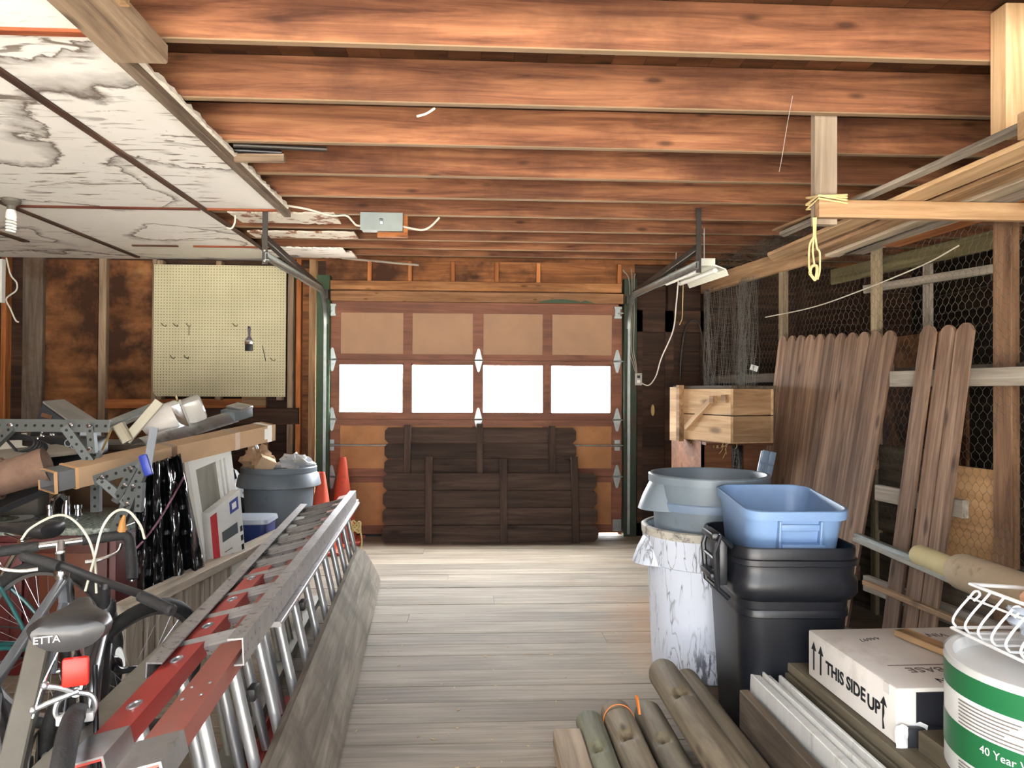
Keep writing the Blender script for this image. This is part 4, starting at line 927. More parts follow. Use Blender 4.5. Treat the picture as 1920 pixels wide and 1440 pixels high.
def side(mb, y, z, name='lettering', mat=INK): return obj(name, mb, mat, ct, T @ Matrix.Translation((0, y, z)) @ Mside, smooth=0)
side(text_mb('THIS SIDE', .058, bold=.0016), .285, .073); side(text_mb('UP', .058, bold=.0016), .115, .066)
ar = MB().prism([(-.005,-.05),(.005,-.05),(.005,.02),(.018,.02),(0,.05),(-.018,.02),(-.005,.02)], 0, .0008)
for y in (.495, .445): side(ar, y, .083, 'arrow')
side(MB().prism([(-.005,-.05),(.006,-.045),(-.001,-.02),(.005,.0),(.004,.025),(.018,.022),(.002,.05),(-.018,.022),(-.005,.024),(-.006,0)], 0, .0008), .062, .066, 'arrow')
Mtop = Matrix.Rotation(PI, 4, 'Z')
def top(s, size, x, y, mat, rot=0): return obj('lettering', text_mb(s, size), mat, ct, T @ Matrix.Translation((x, y, bh_+.0012)) @ Matrix.Rotation(PI+rot, 4, 'Z'), smooth=0)
top('WALL BASE', .055, .26, .135, INKG); top('INSTALLATION', .042, .30, .05, INK)
top('44697', .035, .16, .42, INKG, .25); top('VINYL', .045, .40, .45, INKG)
obj('underline', MB().box((.08, .172, bh_+.0005), (.46, .177, bh_+.0014)), INKG, ct, T, smooth=0)
M, Ln = frame((1.50, 2.56, zb+bh_+.018), (1.60, 2.17, zb+bh_+.012)); o = obj('wood_shim', bar(Ln, .06, .022), PINE, None, M, smooth=20); tag(o, 'short pale wood strip lying on top of the white carton', 'strip')
# ================================================================ GREEN AND WHITE ROLL
pc = V((1.463, 1.78, .40)); PR, PH = .262, .285
for k in range(2):
    o = beam('deck_board', (1.36+.2*k, 2.075, .364), (1.40+.2*k, .9, .364), .19, .06, DECKB); tag(o, ['thick deck board under the green and white roll, left one', 'thick deck board under the green and white roll, right one'][k], 'board', 'stacked deck boards')
T = Matrix.Translation(pc)
rl = thing('wrapped_roll', 'round roll in a green and white label printed 40 Year Warranty', 'roll', M=T)
obj('roll_body', MB().lathe([(0,0),(PR-.003,0),(PR,.004),(PR,PH-.004),(PR-.003,PH),(PR-.02,PH),(PR-.022,PH-.03),(0,PH-.03)], 80), plain('wrapper_white', S(226,228,226), .35, var=.05), rl, T, smooth=40)
GRN = plain('label_green', S(32,104,62), .35, var=.08)
def wrap(s, z): a = s/PR; return V((PR*math.cos(a), PR*math.sin(a), z))
PA = math.atan2(-pc.y, -pc.x)   # faces the camera
def band(name, z0, z1, mat, dz=0, r=.0012):
    m = MB(); N = 72
    def fn(u, v):
        a = PA-2.2+4.4*u; dip = dz*math.sin((u-.5)*4); return V(((PR+r)*math.cos(a), (PR+r)*math.sin(a), z0+(z1-z0)*v+dip))
    m.grid(fn, N, 1); return obj(name, m, mat, rl, T, smooth=40)
band('green_band', PH-.075, PH-.018, GRN); band('green_band', .055, .135, GRN)
band('rim_band', PH-.016, PH, plain('rim_grey', S(196,198,196), .5), r=.0016)
def ontxt(s, size, a0, z, mat, name='lettering'):
    mb = text_mb(s, size); 
    def bend(p): a = PA+a0+p.x/PR; rr = PR+.0022+p.z*.3; return V((rr*math.cos(a), rr*math.sin(a), z+p.y))
    mb.v = [bend(p) for p in mb.v]; return obj(name, mb, mat, rl, T, smooth=0)
ontxt('40 Year Warranty', .027, -.30, .108, WHITE); ontxt('65.6 ft (20 m)', .02, .10, .076, WHITE) if False else ontxt('40x50 (3.2 m)', .019, -.30, .076, WHITE)
m = MB(); rt = random.Random(9)
for zz in [PH-.09-.009*k for k in range(7)] + [.045-.008*k for k in range(5)]:
    s0, s1 = -.95, -.95+rt.uniform(.5, .8); N = 14
    vs = []
    for k in range(N+1):
        a = PA + (s0+(s1-s0)*k/N); vs += [((PR+.0022)*math.cos(a), (PR+.0022)*math.sin(a), zz), ((PR+.0022)*math.cos(a), (PR+.0022)*math.sin(a), zz+.0035)]
    m.add(vs, [(2*k, 2*k+2, 2*k+3, 2*k+1) for k in range(N)])
obj('small_print', m, INKG, rl, T, smooth=0)
# ================================================================ WIRE BASKET
bz = pc.z+PH
bk = thing('wire_basket', 'white wire basket tilted on top of the green and white roll', 'basket', (1.5, 1.75, bz))
WW = plain('white_coated_wire', S(238,238,236), .35)
y0, y1 = 1.33, 2.03
def bx(y): return 1.335 + (2.03-y)*.03
rod('bottom_wire', [(bx(y1), y1, bz+.012), (bx(y0), y0, bz+.012), (bx(y0)+.32, y0, bz+.012), (bx(y1)+.32, y1, bz+.012)], .0045, WW, bk, closed=True)
rod('rim_wire', [(bx(y1)+.075, y1+.03, bz+.125), (bx(y0)+.075, y0-.02, bz+.125), (bx(y0)+.42, y0-.02, bz+.10), (bx(y1)+.42, y1+.03, bz+.10)], .0055, WW, bk, closed=True)
rod('middle_wire', [(bx(y1)+.055, y1+.01, bz+.095), (bx(y0)+.055, y0, bz+.095)], .0035, WW, bk)
n = 15
for k in range(n):
    y = y1-(y1-y0)*k/(n-1); x = bx(y)
    loop = [(x+.30, y, bz+.010), (x+.04, y, bz+.012), (x+.012, y, bz+.018), (x+.004, y, bz+.035), (x+.02, y, bz+.062), (x+.055, y, bz+.10)]
    if k % 3 == 0: loop += [(x+.066, y, bz+.112), (x+.07, y-.012, bz+.116), (x+.066, y-.022, bz+.108), (x+.05, y-.02, bz+.092)]
    else: loop += [(x+.076, y, bz+.123)]
    rod('rib_wire', bez(loop, 3), .0034, WW, bk, 6)
m = MB(); rt = random.Random(12)
def bag(u, v):
    a = 2*PI*u; th = PI*v; rr = 1+.18*math.sin(5*a+3*th)+.12*math.sin(9*th+2*a); return V((1.455+.075*rr*math.sin(th)*math.cos(a), 1.76+.16*rr*math.sin(th)*math.sin(a), bz+.075+.055*rr*math.cos(th)))
m.grid(bag, 40, 18); o = obj('plastic_bag', m, plain('pale_blue_bag', S(196,210,226), .25, var=.1, spec=.8)); tag(o, 'crumpled pale blue plastic bag inside the white wire basket', 'bag')
T = Matrix.Translation((1.635, 1.93, bz+.03)) @ Matrix.Rotation(.5, 4, 'Z') @ Matrix.Rotation(-.35, 4, 'Y')
bx_ = thing('small_box', 'orange and tan small box behind the bag in the wire basket', 'box', M=T)
obj('box_body', MB().box((-.09,-.10,0),(.06,.10,.13), c=.003), plain('tan_box', S(220,168,132), .6), bx_, T)
obj('orange_band', MB().box((-.092,-.102,.03),(.062,.102,.08)), plain('orange_print', S(226,92,50), .5), bx_, T, smooth=0)
# ================================================================ TUBES AND BARS BY THE FENCE
g = at(1607, 1003, 4.02); h = at(1925, 1128, 2.55); g2 = at(1607, 1011, 3.98); h2 = at(1925, 1147, 2.5)
d = (h-g)
o = beam('metal_bar', g, g+d*1.35, .035, .02, GALV); tag(o, 'upper grey metal bar running past the leaning pickets', 'bar')
d2 = (h2-g2)
o = beam('metal_bar', g2, g2+d2*1.35, .05, .022, plain('painted_bar', S(150,148,138), .5, .4)); tag(o, 'lower grey metal bar running below the wrapped tubes', 'bar')
a_, b_ = at(1722, 1040, 3.30), at(1800, 1072, 2.96); dd = (b_-a_)
RUG = plain('beige_roll_cloth', S(190,170,140), .85, var=.15, dirt=S(150,132,106), dscale=12, dcut=(.55,.7), bump=.2)
RUGY = plain('yellowish_roll_cloth', S(196,182,134), .85, var=.12, bump=.2)
def roll(label, a, b, r, mat):
    M, Ln = frame(a, b); o = obj('tube_roll', MB().lathe([(0,0),(r*.8,0),(r*.95,r*.12),(r,r*.35),(r,Ln),(0,Ln)], 28, Matrix.Rotation(PI/2, 4, 'Y')), mat, None, M, smooth=50); return tag(o, label, 'roll', 'cloth rolls by the fence')
roll('thin yellowish roll poking out ahead of the thicker beige roll', a_, a_+dd*1.25, .048, RUGY)
c_, e_ = at(1800, 1070, 2.98), at(1935, 1120, 2.5); roll('thick beige roll at the right edge, lying along the fence', c_, c_+(e_-c_)*2.2, .074, RUG)
p, q = at(1622, 1092, 3.85), at(1808, 1170, 2.85); o = beam('wooden_strip', p, p+(q-p)*1.5, .03, .025, TANW); tag(o, 'thin tan wooden strip sloping behind the white carton', 'strip')
# a trestle out of the photo that carries their near ends
tr = thing('sawhorse', 'grey wooden sawhorse beside the fence, out of the photo at the right', 'sawhorse', (2.2, 1.9, 0))
beam('top_bar', (1.95, 1.86, .52), (2.55, 1.86, .52), .09, .045, GRYW, tr)
for x in (2.0, 2.5):
    for s in (-1, 1): beam('leg', (x, 1.86+s*.03, .53), (x, 1.86+s*.25, 0), .07, .035, GRYW, tr, up=(1,0,0))
# ================================================================ LADDERS AND LEANING BOARDS ON THE LEFT
def lineX(x0, Y): return x0-.068*(Y-2.68)     # the row of ladders runs slightly away from the aisle
def q3(x0, Y, z): return V((lineX(x0, Y), Y, z))
# grey plank leaning on the ladder
tl = .315; e0, e1 = q3(-.502, 5.35, 0), q3(-.502, 1.6, 0)
M, Ln = frame(e0, e1, up=(.9, .06, .5)); M = M @ Matrix.Identity(4)
lean = V((-.47, 0, 1)).normalized()      # up the face of the plank
xx = (e1-e0).normalized(); yy = (lean-xx*lean.dot(xx)).normalized(); zz = xx.cross(yy)
M = Matrix(((xx.x,yy.x,zz.x,e0.x),(xx.y,yy.y,zz.y,e0.y),(xx.z,yy.z,zz.z,e0.z),(0,0,0,1)))
poly = [(.03, .002), (Ln, .002), (Ln, tl), (.42, tl), (.22, tl*.96), (.10, tl*.80), (.03, tl*.5), (0, tl*.2)]
GPL = wood('grey_leaning_plank', S(104,96,84), S(136,128,114), S(158,150,136), rnd=.05, knots=False, stain=S(92,84,72), sscale=2)
o = obj('leaning_plank', MB().prism(poly, -.03, .0), GPL, None, M, smooth=0); tag(o, 'long wide grey plank with a rounded tip leaning against the ladders', 'plank')
FRED = plain('red_fibreglass', S(172,58,50), .45, var=.12, dirt=S(172,110,98), dscale=5, dcut=(.6,.8), stretch=(.6,3,3))
FBRN = plain('faded_red_fibreglass', S(152,86,74), .55, var=.12, dirt=S(134,92,82), dscale=6, dcut=(.5,.75), stretch=(.6,3,3))
RUNG = plain('rung_aluminium', S(190,194,198), .32, .8, var=.08)
# extension ladder lying on its long edge: each section has a top rail, a bottom rail and rungs between them
def ext_section(t, x0, Yf, Yn, zt, W, mat, n, spacing, phase, ovals, endcap, width=.085):
    tilt = .125
    up = V((-tilt, 0, math.sqrt(W*W-tilt*tilt)))
    for nm, base in (('rail', up), ('rail', V((0,0,0)))):
        a, b = q3(x0, Yf, .055)+base, q3(x0, Yn, .055)+base
        M, L_ = frame(a, b, up=up); h = .028; w = width/2
        sgn = 1 if base.z > 0 else -1
        pr = [(-w, -h*sgn), (-w, .012*sgn), (w, .012*sgn), (w, -h*sgn), (w-.006, -h*sgn), (w-.006, .004*sgn), (-w+.006, .004*sgn), (-w+.006, -h*sgn)]
        rl_ = obj(nm, MB().loft([[(x, y, z) for y, z in pr] for x in (0, L_)]), mat, t, M, smooth=0)
        if base.z > 0:
            for k in range(n):
                s = phase+spacing*k
                if s > L_-.1: break
                if ovals:
                    m = MB(); ring = [(.026*math.cos(2*PI*i/20), .017*math.sin(2*PI*i/20)) for i in range(20)]
                    m.loft([[(s+x*f, y*f, z) for x, y in ring] for f, z in ((1.0,.0125),(1.0,.016),(.75,.016),(.7,.0125),(.0001,.0125))]); obj('rung_end', m, RUNG, rl_, M)
                else:
                    m = MB()
                    for dx, dy in ((-.04,-.022),(-.04,.022),(.035,-.022),(.035,.022)): m.lathe([(0,.0155),(.004,.0150),(.0055,.0125)], 8, Matrix.Translation((s+dx, dy, 0)))
                    if (k % 2): obj('rivets', m, RUNG, rl_, M)
            if endcap:
                m = MB(); e = L_; prc = [(-w-.005, -h-.004), (-w-.005, .017), (w+.005, .017), (w+.005, -h-.004), (w+.0, -h-.004), (w+.0, .0125), (-w, .0125), (-w, -h-.004)]
                m.loft([[(x, y, z) for y, z in prc] for x in (e-.13, e+.01)]); obj('end_cap', m, ALU, t, M, smooth=0)
    L_ = (q3(x0, Yf, 0)-q3(x0, Yn, 0)).length; dirv = (q3(x0, Yn, 0)-q3(x0, Yf, 0)).normalized()
    for k in range(n):
        s = phase+spacing*k
        if s > L_-.1: break
        p = q3(x0, Yf, .055)+dirv*s; a, b = p+up*.01, p+up*.99
        r = .0175; ring = []
        obj('rung', MB().tube([a, b], r, 14), RUNG, t, smooth=50)
rl = thing('extension_ladder', 'red extension ladder with silver rungs lying on its long edge', 'ladder', q3(-.6, 3.4, 0))
ext_section(rl, -.604, 5.36, 1.50, .6, .56, FBRN, 13, .305, .14, False, True)
ext_section(rl, -.736, 3.25, 1.56, .6, .545, FRED, 12, .305, .20, True, True, .08)
# plastic feet / locks between the two sections
m = MB()
for k, Y in enumerate((2.35, 3.3)):
    p = q3(-.70, Y, .42); m = MB().box((p.x-.014, p.y-.03, p.z-.02), (p.x+.014, p.y+.03, p.z+.02), c=.006); obj('rung_lock', m, BLACK, rl)
for Y, z in ((5.33, .055), (5.33, .59)):
    p = q3(-.56 if z < .3 else -.69, Y, z); obj('foot', MB().box((p.x-.035, p.y-.05, p.z-.045), (p.x+.05, p.y+.05, p.z-.01), c=.004), ALU if z > .3 else BLACK, rl)
# grey aluminium ladder section beyond the red one
gl = thing('ladder_section', 'grey aluminium ladder rail lying left of the red ladder', 'ladder', q3(-.9, 3, 0))
def rail_c(name, a, b, w, h, mat, t, up=(0,0,1)):
    M, L_ = frame(a, b, up); pr = [(-w/2,-h/2),(-w/2,h/2),(w/2,h/2),(w/2,-h/2),(w/2-.004,-h/2),(w/2-.004,h/2-.004),(-w/2+.004,h/2-.004),(-w/2+.004,-h/2)]
    return obj(name, MB().loft([[(x, y, z) for y, z in pr] for x in (0, L_)]), mat, t, M, smooth=0)
GAL = plain('dull_aluminium', S(142,140,132), .5, .55, var=.15, dirt=S(112,104,94), dscale=8, dcut=(.5,.75))
rail_c('rail', q3(-.945, 4.7, .55), q3(-.945, 1.50, .55), .075, .04, GAL, gl)
rail_c('rail', q3(-.85, 4.7, .06), q3(-.85, 1.50, .06), .075, .04, GAL, gl)
for k in range(9):
    Y = 4.5-.305*k; obj('rung', MB().tube([q3(-.85, Y, .07), q3(-.945, Y, .54)], .014, 10), GAL, gl, smooth=50)
# aluminium step ladder lying on top
al = thing('step_ladder', 'paint-spattered aluminium ladder with flat steps lying on top of the red one', 'ladder', q3(-.6, 3.5, .65))
ra, rb = at(668, 930, 5.15), at(457, 1222, 2.06)
la, lb_ = at(563, 955, 5.1), at(272, 1268, 2.08)
def crail(name, a, b, inside, h=.075, d=.042):
    M, L_ = frame(a, b, up=(.05*inside, 0, 1)); s = inside
    pr = [(0,-h/2),(0,h/2),(d*s,h/2),(d*s,h/2-.005),(.004*s,h/2-.005),(.004*s,-h/2+.005),(d*s,-h/2+.005),(d*s,-h/2)]
    return obj(name, MB().loft([[(x, y, z) for y, z in pr] for x in (0, L_)]), ALUP, al, M, smooth=0)
crail('rail', ra, rb, -1); crail('rail', la, lb_, 1)
n = 11
for k in range(n):
    f = .035+.90*k/(n-1); a, b = la.lerp(lb_, f), ra.lerp(rb, f); fw = (rb-ra).normalized()
    ab = (b-a).normalized(); nrm = ab.cross(fw).normalized()
    M, L_ = frame(a, b, up=(nrm*.85+fw*.5 if nrm.z > 0 else fw*.5-nrm*.85)); w, h = .046, .030
    pr = [(-w/2,-h),(-w/2,.004),(w/2,.004),(w/2,-h),(w/2-.004,-h),(w/2-.004,0),(-w/2+.004,0),(-w/2+.004,-h)]
    m = MB().loft([[(x, y, z) for y, z in pr] for x in (.006, L_-.006)])
    for i in range(2): m.box((.01, -w/2+.010+i*.014, .004), (L_-.01, -w/2+.013+i*.014, .0065))
    obj('step', m, ALUP, al, M, smooth=0)
for p, e in ((rb, 1), (ra, 0)): pass
# second rail pair showing under the steps (rear legs folded flat)
for off, a, b in ((-.05, ra, rb), (-.05, la, lb_)):
    M, L_ = frame(a.lerp(b, .0)+V((0, 0, off)), a.lerp(b, .87)+V((0, 0, off)), up=(0,0,1)); obj('rear_leg', bar(L_, .045, .018), ALUP, al, M, smooth=0)
# rope on the far rungs
m = MB(); p = q3(-.64, 5.2, .40)
for k in range(4): m.tube([p+V((.032*math.cos(a), .032*math.sin(a), .012*k+.02*math.sin(a*2+k))) for a in [2*PI*i/14 for i in range(14)]], .006, 6, closed=True)
m.tube(bez([p+V((.03,0,0)), p+V((.045,-.03,-.08)), p+V((.03,.0,-.16))], 5), .006, 6)
obj('tied_rope', m, MANILA, rl)
m = MB(); rt = random.Random(4); pc_ = q3(-.545, 4.55, .22)
def sheet(u, v): return V((pc_.x-.06+.15*u+.02*math.sin(v*7), pc_.y-.45+.75*v+.02*math.sin(u*9), .03+.27*(1-abs(u-.35)*1.1)*(1-.2*v)+.02*math.sin(u*13+v*9)))
# grey slatted wooden gate standing at the left of the ladders
LGW = wood('light_grey_slats', S(146,138,126), S(182,174,160), S(204,196,182), rnd=.12, knots=False)
sg = thing('slatted_panel', 'grey weathered slatted wooden panel standing behind the bicycle', 'panel', (-1.4, 4, 0))
A0, A1 = at(232, 1143, 3.28), at(545, 1010, 5.05)
A1.z = A0.z+.02; dv = (A1-A0).normalized()
def ga(s, z, o=0): return V((A0.x, A0.y, z))+dv*s+V((dv.y, -dv.x, 0))*o
GL = (A1-A0).length
beam('top_rail', ga(-.02, A0.z), ga(GL, A0.z), .10, .045, LGW, sg, up=(0,0,1))
beam('bottom_rail', ga(.03, .09, -.03), ga(GL, .09, -.03), .10, .03, LGW, sg, up=(dv.y,-dv.x,0))
beam('mid_rail', ga(.03, .30, -.035), ga(GL, .30, -.035), .08, .025, LGW, sg, up=(dv.y,-dv.x,0))
s = .0; k = 0
while s < GL-.05:
    w = .125 if k % 2 == 0 else .06
    beam('slat', ga(s+w/2+.004, .0, .0), ga(s+w/2, A0.z-.02, .0), w, .02, LGW, sg, up=(dv.y,-dv.x,0)); s += w+.03; k += 1
# ================================================================ FAR LEFT FLOOR: BIN, CONES, TUB
tb = round_bin('grey trash can full of scrap paper, beside the left door post', -1.52, 5.92, 0, .232, .268, .765, GRYB, ())
obj('skirt', MB().lathe([(.268,.735),(.302,.70),(.318,.62),(.312,.615),(.272,.63)], 48, closed=True), GRYB, tb, MW[tb.name], smooth=40)
PAPR = plain('brown_paper', S(186,156,124), .85, var=.2, bump=.3)
def crumple(name, label, c, r, mat, seed, cat, rough=.22, sx=(1,1,1)):
    rr = random.Random(seed); ph = [rr.uniform(0, 6) for _ in range(6)]; m = MB()
    def fn(u, v):
        a = 2*PI*u; th = PI*v; k = 1+rough*math.sin(4*a+ph[0]+3*th)+rough*.7*math.sin(7*th+ph[1]-2*a)+rough*.5*math.sin(9*a+ph[2]); return V((c[0]+r*sx[0]*k*math.sin(th)*math.cos(a), c[1]+r*sx[1]*k*math.sin(th)*math.sin(a), c[2]+r*sx[2]*k*math.cos(th)))
    m.grid(fn, 22, 12); o = obj(name, m, mat, smooth=25); return tag(o, label, cat)
c = at(483, 858, 5.85); crumple('paper_bag', 'crumpled brown paper bag in the grey trash can, left side', (c.x, 5.85, c.z-.02), .10, PAPR, 1, 'paper bag', sx=(1.1,1,1))
c = at(497, 862, 5.75); T = Matrix.Translation((c.x, 5.75, c.z-.04)) @ Matrix.Rotation(.5, 4, 'Y') @ Matrix.Rotation(.4, 4, 'Z'); o = obj('small_carton', MB().box((-.06,-.05,-.05),(.06,.05,.06), c=.004), plain('light_card', S(204,178,146), .8), None, T); tag(o, 'small light brown carton sticking out of the grey trash can', 'carton')
CLR = plain('clear_wrap', S(196,200,204), .2, var=.3, spec=.9)
c = at(553, 866, 5.9); crumple('plastic_wrap', 'crumpled clear plastic wrap in the grey trash can, right side', (c.x, 5.9, c.z-.02), .10, CLR, 3, 'plastic wrap', sx=(1.3,1,.7))
CONE = plain('cone_orange', S(226,84,54), .5, var=.12); CONED = plain('worn_cone_orange', S(196,76,50), .6, var=.25, dirt=S(120,52,36), dscale=6, dcut=(.55,.7))
def cone(label, p, H, mat):
    T = Matrix.Translation(p); t = thing('traffic_cone', label, 'traffic cone', M=T, group='traffic cones')
    obj('cone_body', MB().lathe([(.135,.03),(.125,.045),(.03,H-.012),(.024,H),(.02,H),(.02,H-.02),(.118,.045),(.12,.03)], 36, closed=True), mat, t, T, smooth=40)
    obj('base', MB().box((-.18,-.18,0),(.18,.18,.03), c=.01), mat, t, T)
p = at(603, 885, 6.36); cone('bright orange traffic cone beside the grey trash can', (p.x, 6.36, 0), p.z, CONE)
p = at(643, 857, 6.76); cone('dirty orange traffic cone standing right against the garage door', (p.x, 6.76, 0), p.z, CONED)
p = at(462, 1015, 4.95)
tu = thing('storage_box', 'clear lidded box with blue contents on the floor behind the ladders', 'box', (p.x, 4.95, 0))
zz = p.z; T = Matrix.Translation((p.x-.02, 4.98, 0))
obj('box_body', MB().loft(rbox([(.30,.0),(.33,.16),(.34,zz+.12),(.35,zz+.125)], .8, .04)), plain('blue_plastic', S(54,70,128), .4), tu, T, smooth=40)
obj('lid', MB().loft(rbox([(.36,zz+.125),(.37,zz+.13),(.36,zz+.155),(.30,zz+.16)], .8, .04)), plain('translucent_lid', S(176,188,204), .3, spec=.8), tu, T, smooth=40)
# dark bag and clutter in the gap left of the grey trash can
crumple('trash_bag', 'dark trash bag in the shadow left of the grey trash can', (-1.98, 6.2, .34), .30, BLACK, 5, 'bag', .12, (.8,.9,1.1))
# ================================================================ VANITY WITH RED CABINET
vx1, vy0 = -1.70, 3.62
vz = .70
va = thing('vanity_cabinet', 'dark red cabinet with a grey stone top behind the bicycles', 'cabinet', (-2.4, 3.9, 0))
REDC = plain('dark_red_lacquer', S(88,20,18), .45, var=.2, scale=3)
obj('carcass', MB().box((-3.05, vy0+.03, .0), (vx1, vy0+.62, vz-.035), c=.004), REDC, va)
for k, (a, b) in enumerate(((-3.02, -2.56), (-2.53, -2.12), (-2.09, vx1-.03))):
    obj('door', MB().box((a, vy0+.008, .08), (b, vy0+.028, vz-.07), c=.004), REDC if k < 2 else plain('brown_red_panel', S(80,34,24), .5), va)
    dr = kids(va)[-1]; obj('door_panel', MB().box((a+.05, vy0+.002, .13), (b-.05, vy0+.008, vz-.12), c=.002), REDC if k < 2 else plain('brown_red_inset', S(104,56,34), .55), dr)
m_, nt, b = newmat('grey_granite'); tc = nd(nt, 'ShaderNodeTexCoord'); v1 = nd(nt, 'ShaderNodeTexNoise', Scale=60.0, Detail=4.0); nt.links.new(tc.outputs['Object'], v1.inputs[0])
nt.links.new(ramp(nt, v1.outputs[0], [(.38, S(92,102,94)), (.5, S(128,138,128)), (.62, S(152,158,150))]), b.inputs['Base Color']); b.inputs['Roughness'].default_value = .18
GRAN = m_
obj('stone_top', MB().box((-3.1, vy0-.01, vz-.035), (vx1+.03, vy0+.64, vz), c=.005), GRAN, va)
obj('basin', MB().lathe([(.17,.001),(.185,.004),(.165,.004),(.13,.001)], 36, Matrix.Translation((-2.45, vy0+.24, vz)), closed=True, sx=1.25), plain('basin_white', S(226,232,236), .15), va, smooth=40)
p = at(125, 925, vy0+.36)
fa = obj('faucet', MB().lathe([(0,0),(.022,0),(.02,.05),(.015,.07),(.015,.10),(0,.105)], 16, Matrix.Translation((p.x, vy0+.36, vz))), CHROME, va)
obj('spout', MB().tube(bez([(p.x, vy0+.36, vz+.08), (p.x, vy0+.30, vz+.115), (p.x, vy0+.24, vz+.10), (p.x, vy0+.22, vz+.075)], 5), .011, 10), CHROME, fa)
for s in (-.09, .055): obj('tap', MB().lathe([(0,0),(.018,0),(.014,.03),(.02,.035),(.02,.055),(0,.06)], 14, Matrix.Translation((p.x+s, vy0+.37, vz))), CHROME, fa)
# base boxes that carry the heap on the vanity and behind it
CARD = plain('cardboard', S(178,148,116), .8, var=.12, bump=.1, bscale=30)
def carton(label, a, b, mat=CARD, rz=0, name='cardboard_box'):
    ca_ = ((a[0]+b[0])/2, (a[1]+b[1])/2, a[2]); T = Matrix.Translation(ca_) @ Matrix.Rotation(rz, 4, 'Z'); hx_, hy_, hz_ = (b[0]-a[0])/2, (b[1]-a[1])/2, b[2]-a[2]
    t = thing(name, label, 'box', M=T); obj('box_body', MB().box((-hx_,-hy_,0),(hx_,hy_,hz_), c=.004), mat, t, T)
    obj('tape', MB().box((-hx_-.001,-.025,.0),(hx_+.001,.025,hz_+.001)), plain('tape_'+str(round(a[0]*100)), S(176,150,116), .35), t, T, smooth=0); return t
GCARD = plain('grey_card', S(92,88,82), .8)
carton('dim grey carton under the heap on the stone top', (-2.95, 3.98, vz), (-2.25, 4.24, vz+.24), GCARD)
carton('brown carton behind the vanity, holding up the heap', (-2.9, 4.42, 0), (-1.75, 5.2, 1.0), plain('dusk_card', S(110,84,60), .85))
bo = beam('support_board', (-3.0, 4.55, 1.025), (-1.45, 4.62, 1.025), .5, .03, DPLANK); tag(bo, 'dark board carrying the heap of light fittings behind the vanity', 'board')
# ================================================================ THE HEAP
# long cardboard carton
E0, E1 = at(88, 902, 3.55), at(503, 808, 4.72)
M, Ln = frame(E0, E1, up=(0, -.25, 1)); hw, hh_ = .05, .062
lc = thing('long_carton', 'long narrow cardboard carton lying across the heap, open near end', 'carton', M=M)
m = MB(); w0, t0 = .06, .05
def tube4(x0, x1, a, b, th=.004):
    return [[(x, -a, -b), (x, a, -b), (x, a, b), (x, -a, b)] for x in (x0, x1)]
m.loft(tube4(.10, Ln, w0, t0)); obj('sleeve', m, CARD, lc, M, smooth=0)
m = MB().loft(tube4(.0, .14, w0-.006, t0-.006), caps=False); obj('inner_sleeve', m, plain('grey_inner', S(104,106,108), .7), lc, M, smooth=0, solid=.003)
for x in (.0, .10):
    m = MB(); a, b = w0+.001, t0+.001; m.loft([[(x-.004, -a, -b), (x-.004, a, -b), (x-.004, a, b), (x-.004, -a, b)], [(x+.012, -a, -b), (x+.012, a, -b), (x+.012, a, b), (x+.012, -a, b)]], caps=False)
    obj('cut_edge', m, plain('cut_card_%d' % int(x*10), S(204,160,114), .8), lc, M, smooth=0, solid=.002)
for x, mt in ((.62, plain('brown_tape', S(122,98,74), .4)), (1.05, plain('pinkish_tape', S(206,184,170), .25)), (1.30, WHITE)):
    m = MB(); a, b = w0+.0015, t0+.0015; m.loft(tube4(x, x+.035, a, b), caps=False); obj('tape_band', m, mt, lc, M, smooth=0)
obj('end_label', MB().box((Ln-.09, -w0-.002, -.03), (Ln-.03, -w0, .035)), WHITE, lc, M, smooth=0)
# perforated angle iron
m_, nt, b = newmat('perforated_grey_steel'); L = nt.links
tc = nd(nt, 'ShaderNodeTexCoord'); sc = nd(nt, 'ShaderNodeVectorMath', operation='MULTIPLY'); sc.inputs[1].default_value = (1/.042, 1/.042, 0); L.new(tc.outputs['Object'], sc.inputs[0])
sx_ = nd(nt, 'ShaderNodeSeparateXYZ'); L.new(sc.outputs[0], sx_.inputs[0])
fx = math_(nt, 'SUBTRACT', math_(nt, 'FRACT', sx_.outputs[0]), .5); fy = math_(nt, 'MULTIPLY', sx_.outputs[1], 1.0)
dd_ = math_(nt, 'ADD', math_(nt, 'MULTIPLY', fx, fx), math_(nt, 'MULTIPLY', fy, fy))
L.new(mixc(nt, math_(nt, 'LESS_THAN', dd_, .028), S(84,88,87), S(16,16,16)), b.inputs['Base Color']); b.inputs['Roughness'].default_value = .45; b.inputs['Metallic'].default_value = .4
PERF = m_
def angle(name, a, b, t, w=.042, up=(0,-1,.2)):
    M, L_ = frame(a, b, up); m = MB().box((0, -w/2, -.002), (L_, w/2, .002)).box((0, w/2-.003, -.03), (L_, w/2, .0)); return obj(name, m, PERF, t, M, smooth=0)
def bolt(p, t, r=.011): obj('bolt', MB().lathe([(0,0),(r,0),(r,.008),(r*.5,.012),(0,.012)], 8, Matrix.Translation(p) @ Matrix.Rotation(PI/2, 4, 'X')), CHROME, t)
Ys = 3.75
sf = thing('steel_shelving', 'grey perforated steel shelf frame with a level top bar on the heap', 'shelf frame', at(100, 810, Ys))
angle('bar', at(-60, 797, Ys), at(205, 799, Ys), sf, .062)
angle('brace', at(120, 800, Ys-.01), at(178, 880, Ys-.01), sf); angle('brace', at(168, 800, Ys-.012), at(172, 850, Ys-.012), sf, .034); angle('brace', at(22, 800, Ys-.01), at(-30, 850, Ys-.01), sf, .036)
angle('leg', at(-20, 800, Ys+.02), at(-20, 958, Ys+.02), sf); angle('leg', at(178, 845, Ys+.03), at(178, 960, Ys+.03), sf)
